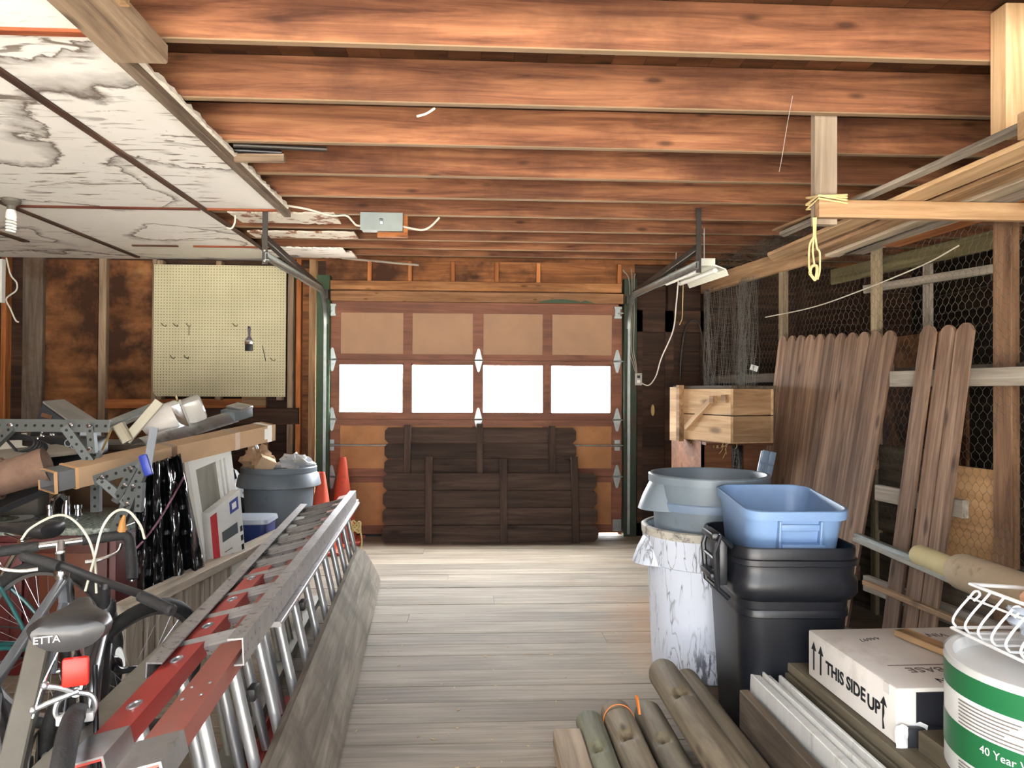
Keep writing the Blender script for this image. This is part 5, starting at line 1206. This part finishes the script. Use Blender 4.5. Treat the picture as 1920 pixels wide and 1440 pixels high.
for px, py in ((21, 797), (134, 797), (167, 798), (169, 842)): bolt(at(px, py, Ys-.016), sf)
Yt = 3.50
s2 = thing('shelf_bracket', 'grey perforated steel corner frame standing on the cabinet edge', 'shelf frame', at(240, 900, Yt))
angle('leg', at(272, 862, Yt), at(214, 1000, Yt-.02), s2, .05); angle('bar', at(176, 902, Yt), at(268, 870, Yt), s2, .05); angle('brace', at(185, 898, Yt-.01), at(240, 945, Yt-.01), s2, .036); angle('brace', at(250, 876, Yt-.012), at(215, 942, Yt-.012), s2, .036); angle('brace', at(262, 905, Yt-.015), at(258, 960, Yt-.015), s2, .03)
for px, py in ((192, 895), (245, 878), (235, 910), (251, 912), (240, 945)): bolt(at(px, py, Yt-.02), s2)
obj('blue_clip', MB().box((-.02,-.012,-.05),(.02,.012,.05), c=.008), plain('blue_clip', S(40,58,150), .4), s2, Matrix.Translation(at(274, 872, Yt-.03)) @ Matrix.Rotation(-.3, 4, 'Y'))
obj('clear_strap', MB().box((-.018,-.003,-.09),(.018,.003,.09)), plain('clear_strap', S(104,110,118), .3, spec=.8), s2, Matrix.Translation(at(283, 838, Yt-.03)) @ Matrix.Rotation(.15, 4, 'Y'), smooth=0)
# dark appliance with a sloping grey top
Ya = 4.30
a0, a1, a2, a3 = at(80, 756, Ya), at(120, 752, Ya+.30), at(190, 796, Ya+.30), at(150, 806, Ya)
ap = thing('appliance_case', 'dark appliance case with a sloping dusty grey top on the heap', 'appliance', at(120, 800, Ya))
dn = V((0, 0, -.20)); b0, b1, b2, b3 = [q+dn for q in (a0, a1, a2, a3)]; b0 = b0+V((-.08, 0, -.02)); b1 = b1+V((-.08, 0, 0))
obj('case', MB().add([a0+V((0,0,-.006)), a3+V((0,0,-.006)), a2+V((0,0,-.006)), a1+V((0,0,-.006)), b0, b3, b2, b1], [(0,1,2,3),(4,7,6,5),(0,4,5,1),(1,5,6,2),(2,6,7,3),(3,7,4,0)]), plain('charcoal_case', S(48,52,58), .45), ap, smooth=0)
obj('top_plate', MB().add([a0, a3, a2, a1, a0+V((0,0,.012)), a3+V((0,0,.012)), a2+V((0,0,.012)), a1+V((0,0,.012))], [(0,3,2,1),(4,5,6,7),(0,1,5,4),(1,2,6,5),(2,3,7,6),(3,0,4,7)]), plain('dusty_grey', S(118,112,102), .7), ap, smooth=0)
obj('badge', MB().box((-.03,-.004,-.012),(.03,.004,.012)), CHROME, ap, Matrix.Translation(at(88, 780, Ya-.02)) @ Matrix.Rotation(.3, 4, 'Y'), smooth=0)
# black electronics under it
Yb2 = 4.02
el = thing('control_board', 'black electrical control unit with shiny contacts under the shelf frame', 'control unit', at(110, 835, Yb2))
p = at(110, 838, Yb2); obj('housing', MB().box((p.x-.19,Yb2,vz+.245),(p.x+.16,Yb2+.2,vz+.40), c=.01), BLACK, el)
r = random.Random(3)
for k in range(7):
    q = at(70+r.uniform(0, 30), 806+r.uniform(0, 20), Yb2-.004); obj('contact', MB().ell(tuple(q), (.008,.006,.008), 10, 6), CHROME, el)
for dx in (0, .03): obj('clear_ring', MB().tube([at(128, 831, Yb2-.01)+V((dx+.018*math.cos(a), 0, -dx*.4+.018*math.sin(a))) for a in [2*PI*i/18 for i in range(18)]], .003, 6, closed=True), CLR, el)
beam('lever', at(72, 828, Yb2-.03), at(114, 848, Yb2-.03), .022, .02, plain('grey_lever', S(140,142,142), .5), el)
# dark cable coil over a bright sheet
o = beam('foam_sheet', at(-40, 846, 3.95), at(52, 834, 4.05), .22, .02, WHITE, up=(0,-.5,.8)); tag(o, 'bright white sheet under the black cable coil at the left edge', 'sheet')
m = MB(); cc = at(30, 840, 3.86)
for k in range(5):
    rr_ = .13-.008*k; m.tube([cc+V((rr_*1.15*math.cos(a), -.01*k+.02*math.sin(a), .045*math.sin(a)+.006*k)) for a in [2*PI*i/28 for i in range(28)]], .007, 7, closed=True)
m.tube([cc+V((-.02, -.05, .05)), cc+V((.03, -.06, -.0)), cc+V((.06, -.05, -.05))], .007, 7)
tag(obj('cable_coil', m, BLACK), 'coil of black cable lying on the white sheet at the left edge', 'cable')
# rolled brown carpet tied with twine
ROLLC = plain('brown_carpet_roll', S(122,96,80), .9, var=.25, scale=14, bump=.5, bscale=120)
p0, p1 = at(-330, 990, 3.40), at(90, 872, 3.66); M, Ln = frame(p0, p1); 
cr = thing('carpet_roll', 'rolled brown carpet tied with twine at the left edge of the heap', 'carpet', M=M)
m = MB(); rings = []
for i in range(15):
    x = Ln*i/14; rings.append([(x, (.105+.006*math.sin(3*a+i))*math.cos(a), (.085+.006*math.sin(2*a+i*.7))*math.sin(a)) for a in [2*PI*k/28 for k in range(28)]])
m.loft(rings); obj('roll', m, ROLLC, cr, M, smooth=50)
for x in (.42, .50, .58, .68): obj('tie', MB().tube([(x+.02*math.sin(a), .112*math.cos(a), .092*math.sin(a)) for a in [2*PI*i/24 for i in range(24)]], .006, 6, closed=True), plain('twine_tie%d' % int(x*100), S(150,124,102), .9), cr, M)
o = beam('roll_support', at(-150, 1010, 3.35)+V((0,0,.0)), at(100, 905, 3.75), .22, .03, BLACK); tag(o, 'black board under the rolled brown carpet', 'board')
o = beam('grey_board', at(-60, 862, 3.6), at(128, 842, 4.0), .16, .02, plain('dusty_board', S(150,142,130), .8), up=(0,-.4,1)); tag(o, 'dusty grey board lying behind the rolled brown carpet', 'board')
# door-closer style bracket
hb_ = thing('grey_bracket', 'grey painted metal arm bracket standing up out of the heap', 'bracket', at(250, 820, 4.0))
GBR = plain('grey_cream_paint', S(164,158,140), .5, var=.15)
beam('arm', at(236, 826, 4.0), at(299, 753, 4.05), .05, .02, GBR, hb_, up=(0,-1,0)); M, L_ = frame(at(222, 796, 3.99), at(241, 828, 3.99), (0,-1,0)); obj('mount_block', bar(L_, .055, .05, .01), GBR, hb_, M)
# long tube fixtures
o = beam('light_channel', at(196, 800, 4.3), at(300, 758, 4.75), .055, .03, GALV, up=(0,-1,.6)); tag(o, 'dull metal channel sloping up behind the grey bracket', 'channel')
o = rod('metal_tube', [at(205, 806, 4.22), at(305, 764, 4.62)], .012, ALU); tag(o, 'thin bright metal tube in front of the dull channel', 'tube')
o = beam('brass_strip', at(186, 858, 3.85), at(208, 806, 4.0), .012, .006, plain('brass_strip', S(150,128,84), .5, .5), up=(0,-1,0)); tag(o, 'thin brass strip leaning beside the grey shelf frame', 'strip')
# white rounded light housing
p = at(318, 790, 4.45)
lh = thing('lamp_housing', 'white rounded lamp housing with a chrome clip on the heap', 'lamp', p)
Mh, Lh = frame(at(272, 806, 4.45), at(352, 778, 4.52), (0,-.3,1))
rings = []
for x, a, b in ((-.01,.03,.02),(.0,.06,.05),(.04,.085,.072),(.12,.095,.088),(.20,.09,.09),(Lh*.98,.08,.08),(Lh,.07,.07)):
    rings.append([(x, a*math.cos(t_), b*math.sin(t_)+.02) for t_ in [2*PI*k/24 for k in range(24)]])
obj('shell', MB().loft(rings), plain('lamp_white', S(204,200,194), .4), lh, Mh, smooth=40)
obj('clip', MB().box((Lh-.06,-.098,-.09),(Lh-.01,-.09,.11), c=.003).box((Lh-.075,-.105,-.10),(Lh+.01,-.088,-.06), c=.003), CHROME, lh, Mh)
obj('end_lens', MB().box((Lh-.02,-.06,-.05),(Lh+.10,.06,.09), c=.02), plain('lens', S(178,176,170), .2), lh, Mh)
obj('cap_ring', MB().tube([(Lh-.02, .0+.02*math.cos(a), .115+.02*math.sin(a)) for a in [2*PI*i/14 for i in range(14)]], .005, 6, closed=True), plain('brass_ring', S(150,132,96), .4, .6), lh, Mh)
# aluminium gutter-like reflector
Mg, Lg = frame(at(262, 838, 4.2), at(432, 786, 4.75), (0,-.3,1))
gu = thing('metal_reflector', 'long curved shiny aluminium reflector lying above the long carton', 'reflector', M=Mg)
rings = [[(x, -.07+.14*k/10, .05*math.sin(PI*k/10)) for k in range(11)] + [(x, .07-.14*k/10, .05*math.sin(PI*k/10)-.004) for k in range(11)] for x in (0, Lg)]
obj('shell', MB().loft(rings), ALU, gu, Mg, smooth=60)
obj('end_bracket', MB().box((Lg-.03,-.07,.0),(Lg+.12,.05,.06), c=.004), plain('dark_grey_bracket', S(86,94,98), .4), gu, Mg)
obj('end_plate', MB().box((Lg+.02,-.075,.055),(Lg+.12,.055,.075), c=.003), ALU, gu, Mg)
o = rod('tent_pole', [at(474, 822, 5.0), at(482, 842, 5.0)], .012, ALU); tag(o, 'short bright tube end poking out under the far end of the long carton', 'tube')
# ---------------------------------------------------------------- black plastic sheeting with a cord round it
r = random.Random(21)
def drape(u, v):
    px = 250+88*u + (8+38*u)*v; py = 880 - 30*u + (240 - 25*u + 20*math.sin(u*3.1))*v
    Y = 3.52+.42*u
    d = .035*math.sin(u*23+v*3)+.02*math.sin(u*41+v*7+1)+.015*math.sin(v*21+u*17)
    p = at(px, py, Y+d); return p
m = MB().grid(drape, 60, 40)
BAGM = plain('shiny_black_film', S(20,21,23), .16, var=.1, bump=.5, bscale=14, spec=.8)
bg_ = thing('plastic_sheeting', 'shiny black plastic sheeting hanging in folds, tied with a purple cord', 'sheeting', at(300, 1000, 3.7))
obj('film', m, BAGM, bg_, smooth=80, solid=.002)
cd_ = [drape(u/10, .62-.42*u/10*1.0) + V((.012, -.05, 0)) for u in range(0, 11)]
rod('cord', bez(cd_, 3), .005, plain('purple_cord', S(132,88,104), .7), bg_, 6)
# ---------------------------------------------------------------- white storm window sash
c0, c1, c2, c3 = at(345, 866, 4.28), at(424, 833, 4.60), at(455, 1078, 4.60), at(385, 1110, 4.28)
ws = thing('window_sash', 'white window sash with a dusty pane leaning on the heap', 'window sash', c3)
def wq(u, v, o=0):
    p = (c0*(1-u)+c1*u)*(1-v)+(c3*(1-u)+c2*u)*v; n_ = (c1-c0).cross(c3-c0).normalized(); n_ = n_ if n_.y < 0 else -n_; return p+n_*o
def strip(name, u0, v0, u1, v1, d0, d1, mat):
    vs = [wq(u, v, d) for d in (d0, d1) for u, v in ((u0,v0),(u1,v0),(u1,v1),(u0,v1))]
    return obj(name, MB().add(vs, [(3,2,1,0),(4,5,6,7),(0,1,5,4),(1,2,6,5),(2,3,7,6),(3,0,4,7)]), mat, ws, smooth=0)
VIN = plain('vinyl_white', S(222,222,216), .4, var=.06)
strip('stile', 0, 0, .13, 1, 0, .03, VIN); strip('stile', .84, 0, 1, 1, 0, .03, VIN); strip('top_rail', .13, 0, .84, .085, 0, .03, VIN); strip('bottom_rail', .13, .93, .84, 1, 0, .03, VIN)
strip('inner_bead', .66, .085, .70, .93, .0, .026, VIN); strip('inner_bead', .74, .085, .78, .93, .0, .03, VIN); strip('pane', .12, .08, .86, .94, .006, .010, plain('dusty_pane', S(150,150,140), .2, var=.2, stretch=(4,4,.5)))
# white retail box leaning in front of it
c0, c1, c2, c3 = at(383, 962, 4.12), at(440, 918, 4.32), at(452, 1060, 4.34), at(394, 1092, 4.12)
rb_ = thing('appliance_box', 'white printed box with a red edge leaning before the window sash', 'box', c3)
def rq(u, v, o=0):
    p = (c0*(1-u)+c1*u)*(1-v)+(c3*(1-u)+c2*u)*v; n_ = (c1-c0).cross(c3-c0).normalized(); n_ = n_ if n_.y < 0 else -n_; return p+n_*o
def slab(name, u0, v0, u1, v1, d0, d1, mat):
    vs = [rq(u, v, d) for d in (d0, d1) for u, v in ((u0,v0),(u1,v0),(u1,v1),(u0,v1))]
    return obj(name, MB().add(vs, [(3,2,1,0),(4,5,6,7),(0,1,5,4),(1,2,6,5),(2,3,7,6),(3,0,4,7)]), mat, rb_, smooth=0)
slab('box_body', 0, 0, 1, 1, -.02, .04, plain('box_white', S(208,208,204), .5)); slab('red_strip', .0, .06, .20, .98, .04, .042, plain('print_red', S(178,44,52), .5)); slab('blue_square', .62, .06, .9, .22, .04, .042, plain('print_blue', S(60,74,140), .5)); slab('blue_square_inner', .69, .10, .83, .18, .042, .043, WHITE)
slab('picture', .32, .38, .82, .52, .04, .042, plain('print_grey', S(72,80,82), .5)); 
for v0 in (.46, .58, .70, .80): slab('print_mark', .90, v0, .97, v0+.07, .04, .042, INK)
for v0 in (.66, .74, .82): slab('print_line', .36, v0, .60, v0+.012, .04, .042, INKG)
# ================================================================ BICYCLES
TYRE = RUBBER; SPOKE = plain('spoke_steel', S(170,172,176), .3, .9)
RIMA = plain('rim_alloy', S(156,158,160), .35, .85)
def wheel(t, name, M, r, tw, knob=False):
    w = bpy.data.objects.new(name, None); w.empty_display_size = .05; put(w, M, t)
    m = MB(); N = 64; rings = []
    for i in range(N):
        a = 2*PI*i/N; rr = r-tw/2; rings.append([((rr+tw/2*math.cos(b)*(1.0 if not (knob and i % 2 and abs(b) < 1 ) else 1.12))*math.cos(a), tw/2*math.sin(b), (rr+tw/2*math.cos(b)*(1.0 if not (knob and i % 2 and abs(b) < 1) else 1.12))*math.sin(a)) for b in [-PI+2*PI*k/10 for k in range(10)]])
    m.loft(rings, closed=True); obj('tyre', m, TYRE, w, M, smooth=50)
    if tw < .05 or True:
        ri = r-tw*.85; Mx = M @ Matrix.Rotation(PI/2, 4, 'X')
        obj('rim', MB().lathe([(ri, -.011), (ri+.004, -.013), (ri+.006, .013), (ri, .011), (ri-.018, .004), (ri-.018, -.004)], 64, closed=True), RIMA, w, Mx, smooth=40)
    m = MB()
    for k in range(32):
        a = 2*PI*k/32; sd = .028 if k % 2 else -.028; b = a+(.5 if (k//2) % 2 else -.5); m.tube([(.024*math.cos(b), sd, .024*math.sin(b)), ((ri-.01)*math.cos(a), 0, (ri-.01)*math.sin(a))], .0012, 4, caps=False)
    obj('spokes', m, SPOKE, w, M)
    obj('hub', MB().lathe([(0,-.05),(.008,-.05),(.012,-.036),(.026,-.030),(.026,-.026),(.014,-.02),(.014,.02),(.026,.026),(.026,.030),(.012,.036),(.008,.05),(0,.05)], 16), CHROME, w, M @ Matrix.Rotation(PI/2, 4, 'X'), smooth=40)
    return w
def bike(label, rear, head, turn=0, lean=0, r=.33, wb=1.0, tw=.04, fmat=None, tube=.016, sadz=.80, barz=.80, bar='flat', knob=False, saddle=True, steer_w=.33, fork=None):
    d = V((head[0], head[1], 0)).normalized(); M = Matrix(((d.x,-d.y,0,rear[0]),(d.y,d.x,0,rear[1]),(0,0,1,0),(0,0,0,1))) @ Matrix.Rotation(R(lean), 4, 'X')
    t = thing('bicycle', label, 'bicycle', M=M, group='bicycles by the vanity'); ob = lambda n, m, mt, p=t, MM=M, s=45: obj(n, m, mt, p, MM, smooth=s)
    wheel(t, 'rear_wheel', M @ Matrix.Translation((0, 0, r)), r, tw, knob)
    hx = wb-.17; bb = (.42, 0, r-.05); st = (.22, 0, r+.25); ht, hb = (hx-.03, 0, barz-.10), (hx+.01, 0, barz-.22)
    m = MB()
    m.tube([bb, st], tube).tube([st, (ht[0], 0, ht[2]-.02)], tube).tube([bb, (hb[0], 0, hb[2]+.02)], tube*1.15).tube([ht, hb], tube*1.15)
    for s in (-1, 1): m.tube([(bb[0]-.02, s*.025, bb[2]), (.16, s*.035, r-.015), (0, s*.062, r)], .009); m.tube([(st[0]-.01, s*.015, st[2]-.02), (.13, s*.034, r+.15), (0, s*.062, r)], .008)
    m.tube([(bb[0], -.035, bb[2]), (bb[0], .035, bb[2])], .021, 12)
    ob('frame', m, fmat)
    seat_dir = V(st)-V(bb); seat_dir.normalize(); sp = V(st)+seat_dir*((sadz-.05-st[2])/seat_dir.z)
    ob('seat_post', MB().tube([V(st), sp], .0125, 10), CHROME)
    if saddle:
        rings = []
        for x, w, z0, z1 in ((-.145,.03,-.02,.012),(-.135,.066,-.042,.022),(-.10,.078,-.048,.026),(-.05,.07,-.040,.022),(.0,.048,-.034,.014),(.05,.028,-.03,.010),(.10,.019,-.028,.008),(.125,.014,-.026,.004),(.13,.006,-.02,-.004)):
            rings.append([(sp.x+x, w*math.cos(a), sadz+(z1 if math.sin(a) > 0 else -z0)*math.sin(a)) for a in [2*PI*k/20 for k in range(20)]])
        sd = ob('saddle', MB().loft(rings), plain('saddle_vinyl', S(44,44,46), .38, var=.12))
        m = MB()
        for s in (-1, 1): m.tube([(sp.x-.11, s*.035, sadz-.035), (sp.x-.02, s*.022, sadz-.055), (sp.x+.08, s*.012, sadz-.03)], .0035, 6)
        m.tube([(sp.x-.01, -.035, sadz-.055), (sp.x-.01, .035, sadz-.055)], .010, 8)
        ob('saddle_rail', m, CHROME, sd)
    # crank, chain
    m = MB(); m.lathe([(.085,-.002),(.09,-.002),(.09,.002),(.085,.002)], 30, Matrix.Translation((bb[0], -.05, bb[2])) @ Matrix.Rotation(PI/2, 4, 'X'), closed=True)
    m.box((-.085,-.002,-.008),(.085,.002,.008), Matrix.Translation((bb[0], -.05, bb[2]))).box((-.008,-.002,-.085),(.008,.002,.085), Matrix.Translation((bb[0], -.05, bb[2])))
    cr = ob('chainring', m, GALVD)
    for s, a in ((-1, .6), (1, .6+PI)):
        e = (bb[0]+.17*math.cos(a), s*.075, bb[2]+.17*math.sin(a)); ca_ = ob('crank_arm', MB().tube([(bb[0], s*.065, bb[2]), e], .010, 8), ALU)
        ob('pedal', MB().box((e[0]-.045, e[1]+min(0, s*.095), e[2]-.012), (e[0]+.045, e[1]+max(0, s*.095), e[2]+.012), c=.004), BLACK, ca_)
    m = MB(); m.tube([(bb[0], -.05, bb[2]+.088), (0, -.045, r+.04)], .004, 5); m.tube([(bb[0], -.05, bb[2]-.088), (0, -.045, r-.05)], .004, 5); ob('chain', m, GALVD)
    # steering assembly turned about the head tube
    ax = (V(ht)-V(hb)).normalized(); S0 = Matrix.Translation(hb) @ Matrix.Rotation(-R(turn), 4, ax) @ Matrix.Translation(-V(hb)); MS = M @ S0
    fa = V((wb, 0, r))
    m = MB(); cw = tw/2+.022
    for s in (-1, 1): m.tube(bez([(hb[0]+.005, s*.012, hb[2]-.02), (hb[0]+.02, s*cw, hb[2]-.06), (wb-.035, s*(cw+.004), r+.12), (wb, s*.055, r)], 5), .0115, 8)
    m.tube([(hb[0]+.005, -cw, hb[2]-.045), (hb[0]+.005, cw, hb[2]-.045)], .014, 8)
    obj('fork', m, fork or fmat, t, MS, smooth=45)
    wheel(t, 'front_wheel', MS @ Matrix.Translation(fa), r, tw, knob)
    bc = V((hx-.055, 0, barz)) if bar == 'flat' else V((hx+.03, 0, barz))
    stem = obj('stem', MB().tube([V(ht), V(ht)+ax*.09], .015, 12).tube([V(ht)+ax*.08, bc], .0145, 12).lathe([(0,0),(.022,0),(.026,.02),(.018,.05),(0,.05)], 16, Matrix.Translation(V(ht)-ax*.01)), CHROME if bar != 'flat' else BLACK, t, MS, smooth=45)
    if bar == 'flat':
        pts = [bc+V((-.05, -steer_w, .01)), bc+V((-.025, -.18, .012)), bc+V((0, -.05, 0)), bc+V((0, .05, 0)), bc+V((-.025, .18, .012)), bc+V((-.05, steer_w, .01))]
        hb_o = obj('handlebar', MB().tube(bez(pts, 5), .0125, 10), BLACK, t, MS, smooth=45)
        for s in (-1, 1):
            g0 = bc+V((-.05, s*steer_w*1.01, .01)); g1 = bc+V((-.034, s*(steer_w-.13), .012)); obj('grip', MB().tube([g0, g0.lerp(g1, .05), g0.lerp(g1, .1), g1], [.014, .018, .0165, .0165], 12), RUBBER, t, MS, smooth=45)
            obj('brake_lever', MB().tube(bez([g1+V((.02, s*-.03, -.005)), g1+V((.05, s*.0, -.015)), g1+V((.055, s*.09, -.02))], 5), .006, 6), ALU if s > 0 else BLACK, t, MS)
    else:
        w = .205
        obj('handlebar', MB().tube([bc+V((0,-w,0)), bc+V((0,-.06,0)), bc+V((0,.06,0)), bc+V((0,w,0))], .0135, 10), CHROME, t, MS, smooth=45)
        for s in (-1, 1):
            obj('grip', MB().tube([bc+V((0, s*.065, 0)), bc+V((0, s*w, 0))], .018, 12), RUBBER, t, MS, smooth=45)
            e = bc+V((0, s*w, 0)); hn = obj('bar_horn', MB().tube(bez([e+V((0, -s*.01, 0)), e+V((-.004, s*.006, -.02)), e+V((-.03, s*.008, -.075)), e+V((-.06, s*.006, -.15))], 5), .019, 12), RUBBER, t, MS, smooth=45)
            obj('horn_plug', MB().ell(tuple(e+V((-.062, s*.006, -.155))), (.008,.008,.008), 10, 6), CHROME, hn, MS)
            obj('brake_lever', MB().tube(bez([e+V((-.01, -s*.02, -.03)), e+V((-.02, -s*.035, -.055)), e+V((-.03, -s*.09, -.07)), e+V((-.03, -s*.135, -.072))], 5), [.006]*10+[.007]*6, 8), CHROME, t, MS)
            obj('cable_boot', MB().tube([e+V((.0, -s*.015, .012)), e+V((.0, -s*.012, .045)), e+V((.0, -s*.004, .07))], [.017, .011, .005], 10), plain('amber_boot', S(176,122,58), .5), t, MS)
    return t, M, MS, bc
BLKF = plain('black_frame_paint', S(26,26,30), .3); TEAL = plain('teal_frame_paint', S(30,84,84), .3); GRYF = plain('grey_frame_paint', S(96,100,106), .35)
# near bicycle: its rear wheel faces the camera
A, MA, MSA, bcA = bike('near black bicycle with a red rear reflector and flat handlebar', (-.842, 1.62), (-.36, .933), turn=42, r=.335, wb=.99, tw=.044, fmat=BLKF, sadz=.862, barz=.765, steer_w=.285)
rz = .70
obj('reflector', MB().box((.055,-.026,rz+.005),(.07,.026,rz+.068), c=.006), plain('reflector_red', S(222,30,18), .4, var=.1, spec=.4), A, MA)
obj('reflector_back', MB().box((.073,-.02,rz+.01),(.10,.02,rz+.05), c=.004), BLACK, A, MA)
br = obj('rear_brake', MB().tube([(.07, 0, rz-.012), (.10, 0, rz-.012)], .011, 10), ALU, A, MA)
for s in (-1, 1):
    obj('brake_arm', MB().tube(bez([(.07, s*-.006, rz-.010), (.068, s*.028, rz-.02), (.068, s*.038, rz-.045), (.068, s*.032, rz-.062)], 5), .006, 8), ALU, br, MA)
    obj('brake_shoe', MB().box((.055, s*.026-.010, rz-.075), (.085, s*.026+.010, rz-.055), c=.003), plain('brake_pad', S(176,176,176), .5), br, MA)
obj('brake_arm', MB().tube(bez([(.066, -.006, rz-.008), (.062, .045, rz-.022), (.06, .075, rz-.032)], 5), .006, 8).ell((.06,.078,rz-.033),(.009,.009,.009),10,6), ALU, br, MA)
obj('brake_arm', MB().tube(bez([(.066, .006, rz-.008), (.062, .03, rz+.006), (.06, .055, rz+.014)], 5), .006, 8).ell((.06,.057,rz+.016),(.009,.009,.009),10,6), ALU, br, MA)
rod('brake_cable', [MA @ V(p) for p in ((.06,.078,rz-.05), (.06,.06,rz+.02), (.14,.03,rz+.09))], .0028, CHROME, A, 6)
for s in (.05, -.05): rod('rack_stay', [MA @ V((.20, s*.5, .70)), MA @ V((.02, s*1.0, .36))], .006, BLKF, A, 8)
sdl = [o for o in kids(A) if o.name.startswith('saddle')][0]
mb = text_mb('ETTA', .020); mb.v = [V((p.x, p.y, p.z)) for p in mb.v]
M_t = MA @ Matrix.Translation((-.0785, .036, .852)) @ Matrix.Rotation(R(0), 4, 'Z') @ Matrix(((0,0,-1,0),(-1,0,0,0),(0,1,0,0),(0,0,0,1)))
obj('lettering', mb, WHITE, sdl, M_t, smooth=0)
# bicycle with the horned bars behind it
B, MB_, MSB, bcB = bike('bicycle with horned handlebar, chrome stem and amber cable boots', (-1.19, 1.80), (-.25, .968), turn=-12, r=.33, wb=1.06, tw=.034, fmat=GRYF, sadz=.62, barz=.815, bar='horn', saddle=False, lean=0)
# crosswise mountain bicycle standing behind both
C, MC, MSC, bcC = bike('teal mountain bicycle with knobby tyres standing crosswise before the cabinet', (-1.70, 3.08), (-.97, .22), turn=0, r=.335, wb=1.03, tw=.05, fmat=TEAL, sadz=.80, barz=.66, knob=True, tube=.019)
obj('wheel_reflector', MB().lathe([(0,-.004),(.018,-.004),(.018,.004),(0,.004)], 18, sx=1, sy=2.6), plain('clear_reflector', S(226,230,232), .15, spec=.9), C, Matrix.Translation(at(226, 1236, 2.93)) @ Matrix.Rotation(PI/2, 4, 'X') @ Matrix.Rotation(.15, 4, 'Z'))
# cables of the horned bar
e0, e1 = at(48, 1000, 2.6), at(270, 1003, 2.6)
for nm, pts in (('brake_cable', [at(40, 1012, 2.62), at(58, 990, 2.62), at(100, 968, 2.6), at(130, 970, 2.56), at(160, 1000, 2.52), at(177, 1045, 2.5), at(181, 1112, 2.5)]), ('brake_cable', [at(271, 1010, 2.6), at(263, 985, 2.58), at(240, 958, 2.55), at(215, 960, 2.52), at(192, 990, 2.5), at(176, 1050, 2.48), at(160, 1108, 2.48)])):
    rod(nm, bez(pts, 6), .0042, plain('cream_cable', S(196,192,176), .5), B, 7)
# silver rectangular tube leaning against the bicycles
a_, b_ = at(84, 1170, 2.0), at(8, 1500, 1.62)
o = obj('metal_tube', bar((b_-a_).length, .052, .03, .004), plain('brushed_grey_tube', S(112,110,104), .45, .5, var=.15), None, frame(a_, b_, up=(.2,-1,.6))[0], smooth=20); tag(o, 'flat grey metal tube leaning between the bicycles at the left edge', 'tube')
# papers on the floor
p = at(200, 1290, 3.25); o = obj('paper_sheet', MB().box((-.11,-.15,0),(.11,.15,.004)), WHITE, None, Matrix.Translation(fl(212, 1296)) @ Matrix.Rotation(.25, 4, 'Z'), smooth=0); tag(o, 'white paper sheet lying on the floor behind the near bicycle', 'paper')
r = random.Random(17); m = MB()
for k in range(60):
    q = fl(r.uniform(640, 1180), 1060+380*r.random()**.7); a = r.uniform(0, PI); l = r.uniform(.002, .009); m.box((-l,-.0015,0),(l,.0015,.002), Matrix.Translation(q) @ Matrix.Rotation(a, 4, 'Z'))
tag(obj('wood_chips', m, PINE, smooth=0), 'tiny pale wood chips scattered over the floor', 'chips', kind='stuff')
SKY, EXPO, SUN = 2.0, 2.4, 36.0
# ================================================================ LIGHT
w = bpy.data.worlds.new('sky'); SC.world = w; w.use_nodes = True
nt = w.node_tree; bg = nt.nodes['Background']; L = nt.links
tc = nd(nt, 'ShaderNodeTexCoord'); sx = nd(nt, 'ShaderNodeSeparateXYZ'); L.new(tc.outputs['Generated'], sx.inputs[0])
el = math_(nt, 'MULTIPLY_ADD', math_(nt, 'MAXIMUM', sx.outputs[2], 0.0), 1.2, .55)          # overcast: brighter towards the zenith
fr = nd(nt, 'ShaderNodeMapRange', interpolation_type='SMOOTHSTEP', **{'From Min': -.1, 'From Max': .6, 'To Min': 1.0, 'To Max': 6.6}); L.new(sx.outputs[1], fr.inputs[0])   # the sun's side lies beyond the door
bg.inputs[0].default_value = (.93, .965, 1.0, 1); L.new(math_(nt, 'MULTIPLY', math_(nt, 'MULTIPLY', el, fr.outputs[0]), SKY), bg.inputs[1])
def portal(name, loc, rot, sx, sy):
    l = bpy.data.lights.new(name, 'AREA'); l.shape = 'RECTANGLE'; l.size = sx; l.size_y = sy; l.cycles.is_portal = True
    o = bpy.data.objects.new(name, l); COL.objects.link(o); o.location = loc; o.rotation_euler = rot
portal('opening_portal', (-.3, YN-.01, 1.38), (-PI/2, 0, PI), 4.3, 2.76)
portal('window_portal', (.01, 7.12, 1.38), (-PI/2, 0, 0), 2.6, .5)
v = SC.view_settings; v.view_transform = 'Standard'; v.look = 'None'; v.gamma = 1; v.use_curve_mapping = False; v.exposure = EXPO
SC.cycles.use_denoising = True; SC.cycles.max_bounces = 8; SC.cycles.diffuse_bounces = 5; SC.cycles.sample_clamp_indirect = 6
SC.cycles.use_adaptive_sampling = True

sl_ = bpy.data.lights.new('sun', 'SUN'); sl_.energy = SUN; sl_.angle = .02; sl_.color = (1, .96, .9)
so = bpy.data.objects.new('sun', sl_); COL.objects.link(so); so.rotation_euler = (0, R(38), 0)      # high over the side of the roof: it lights the yard, not the inside
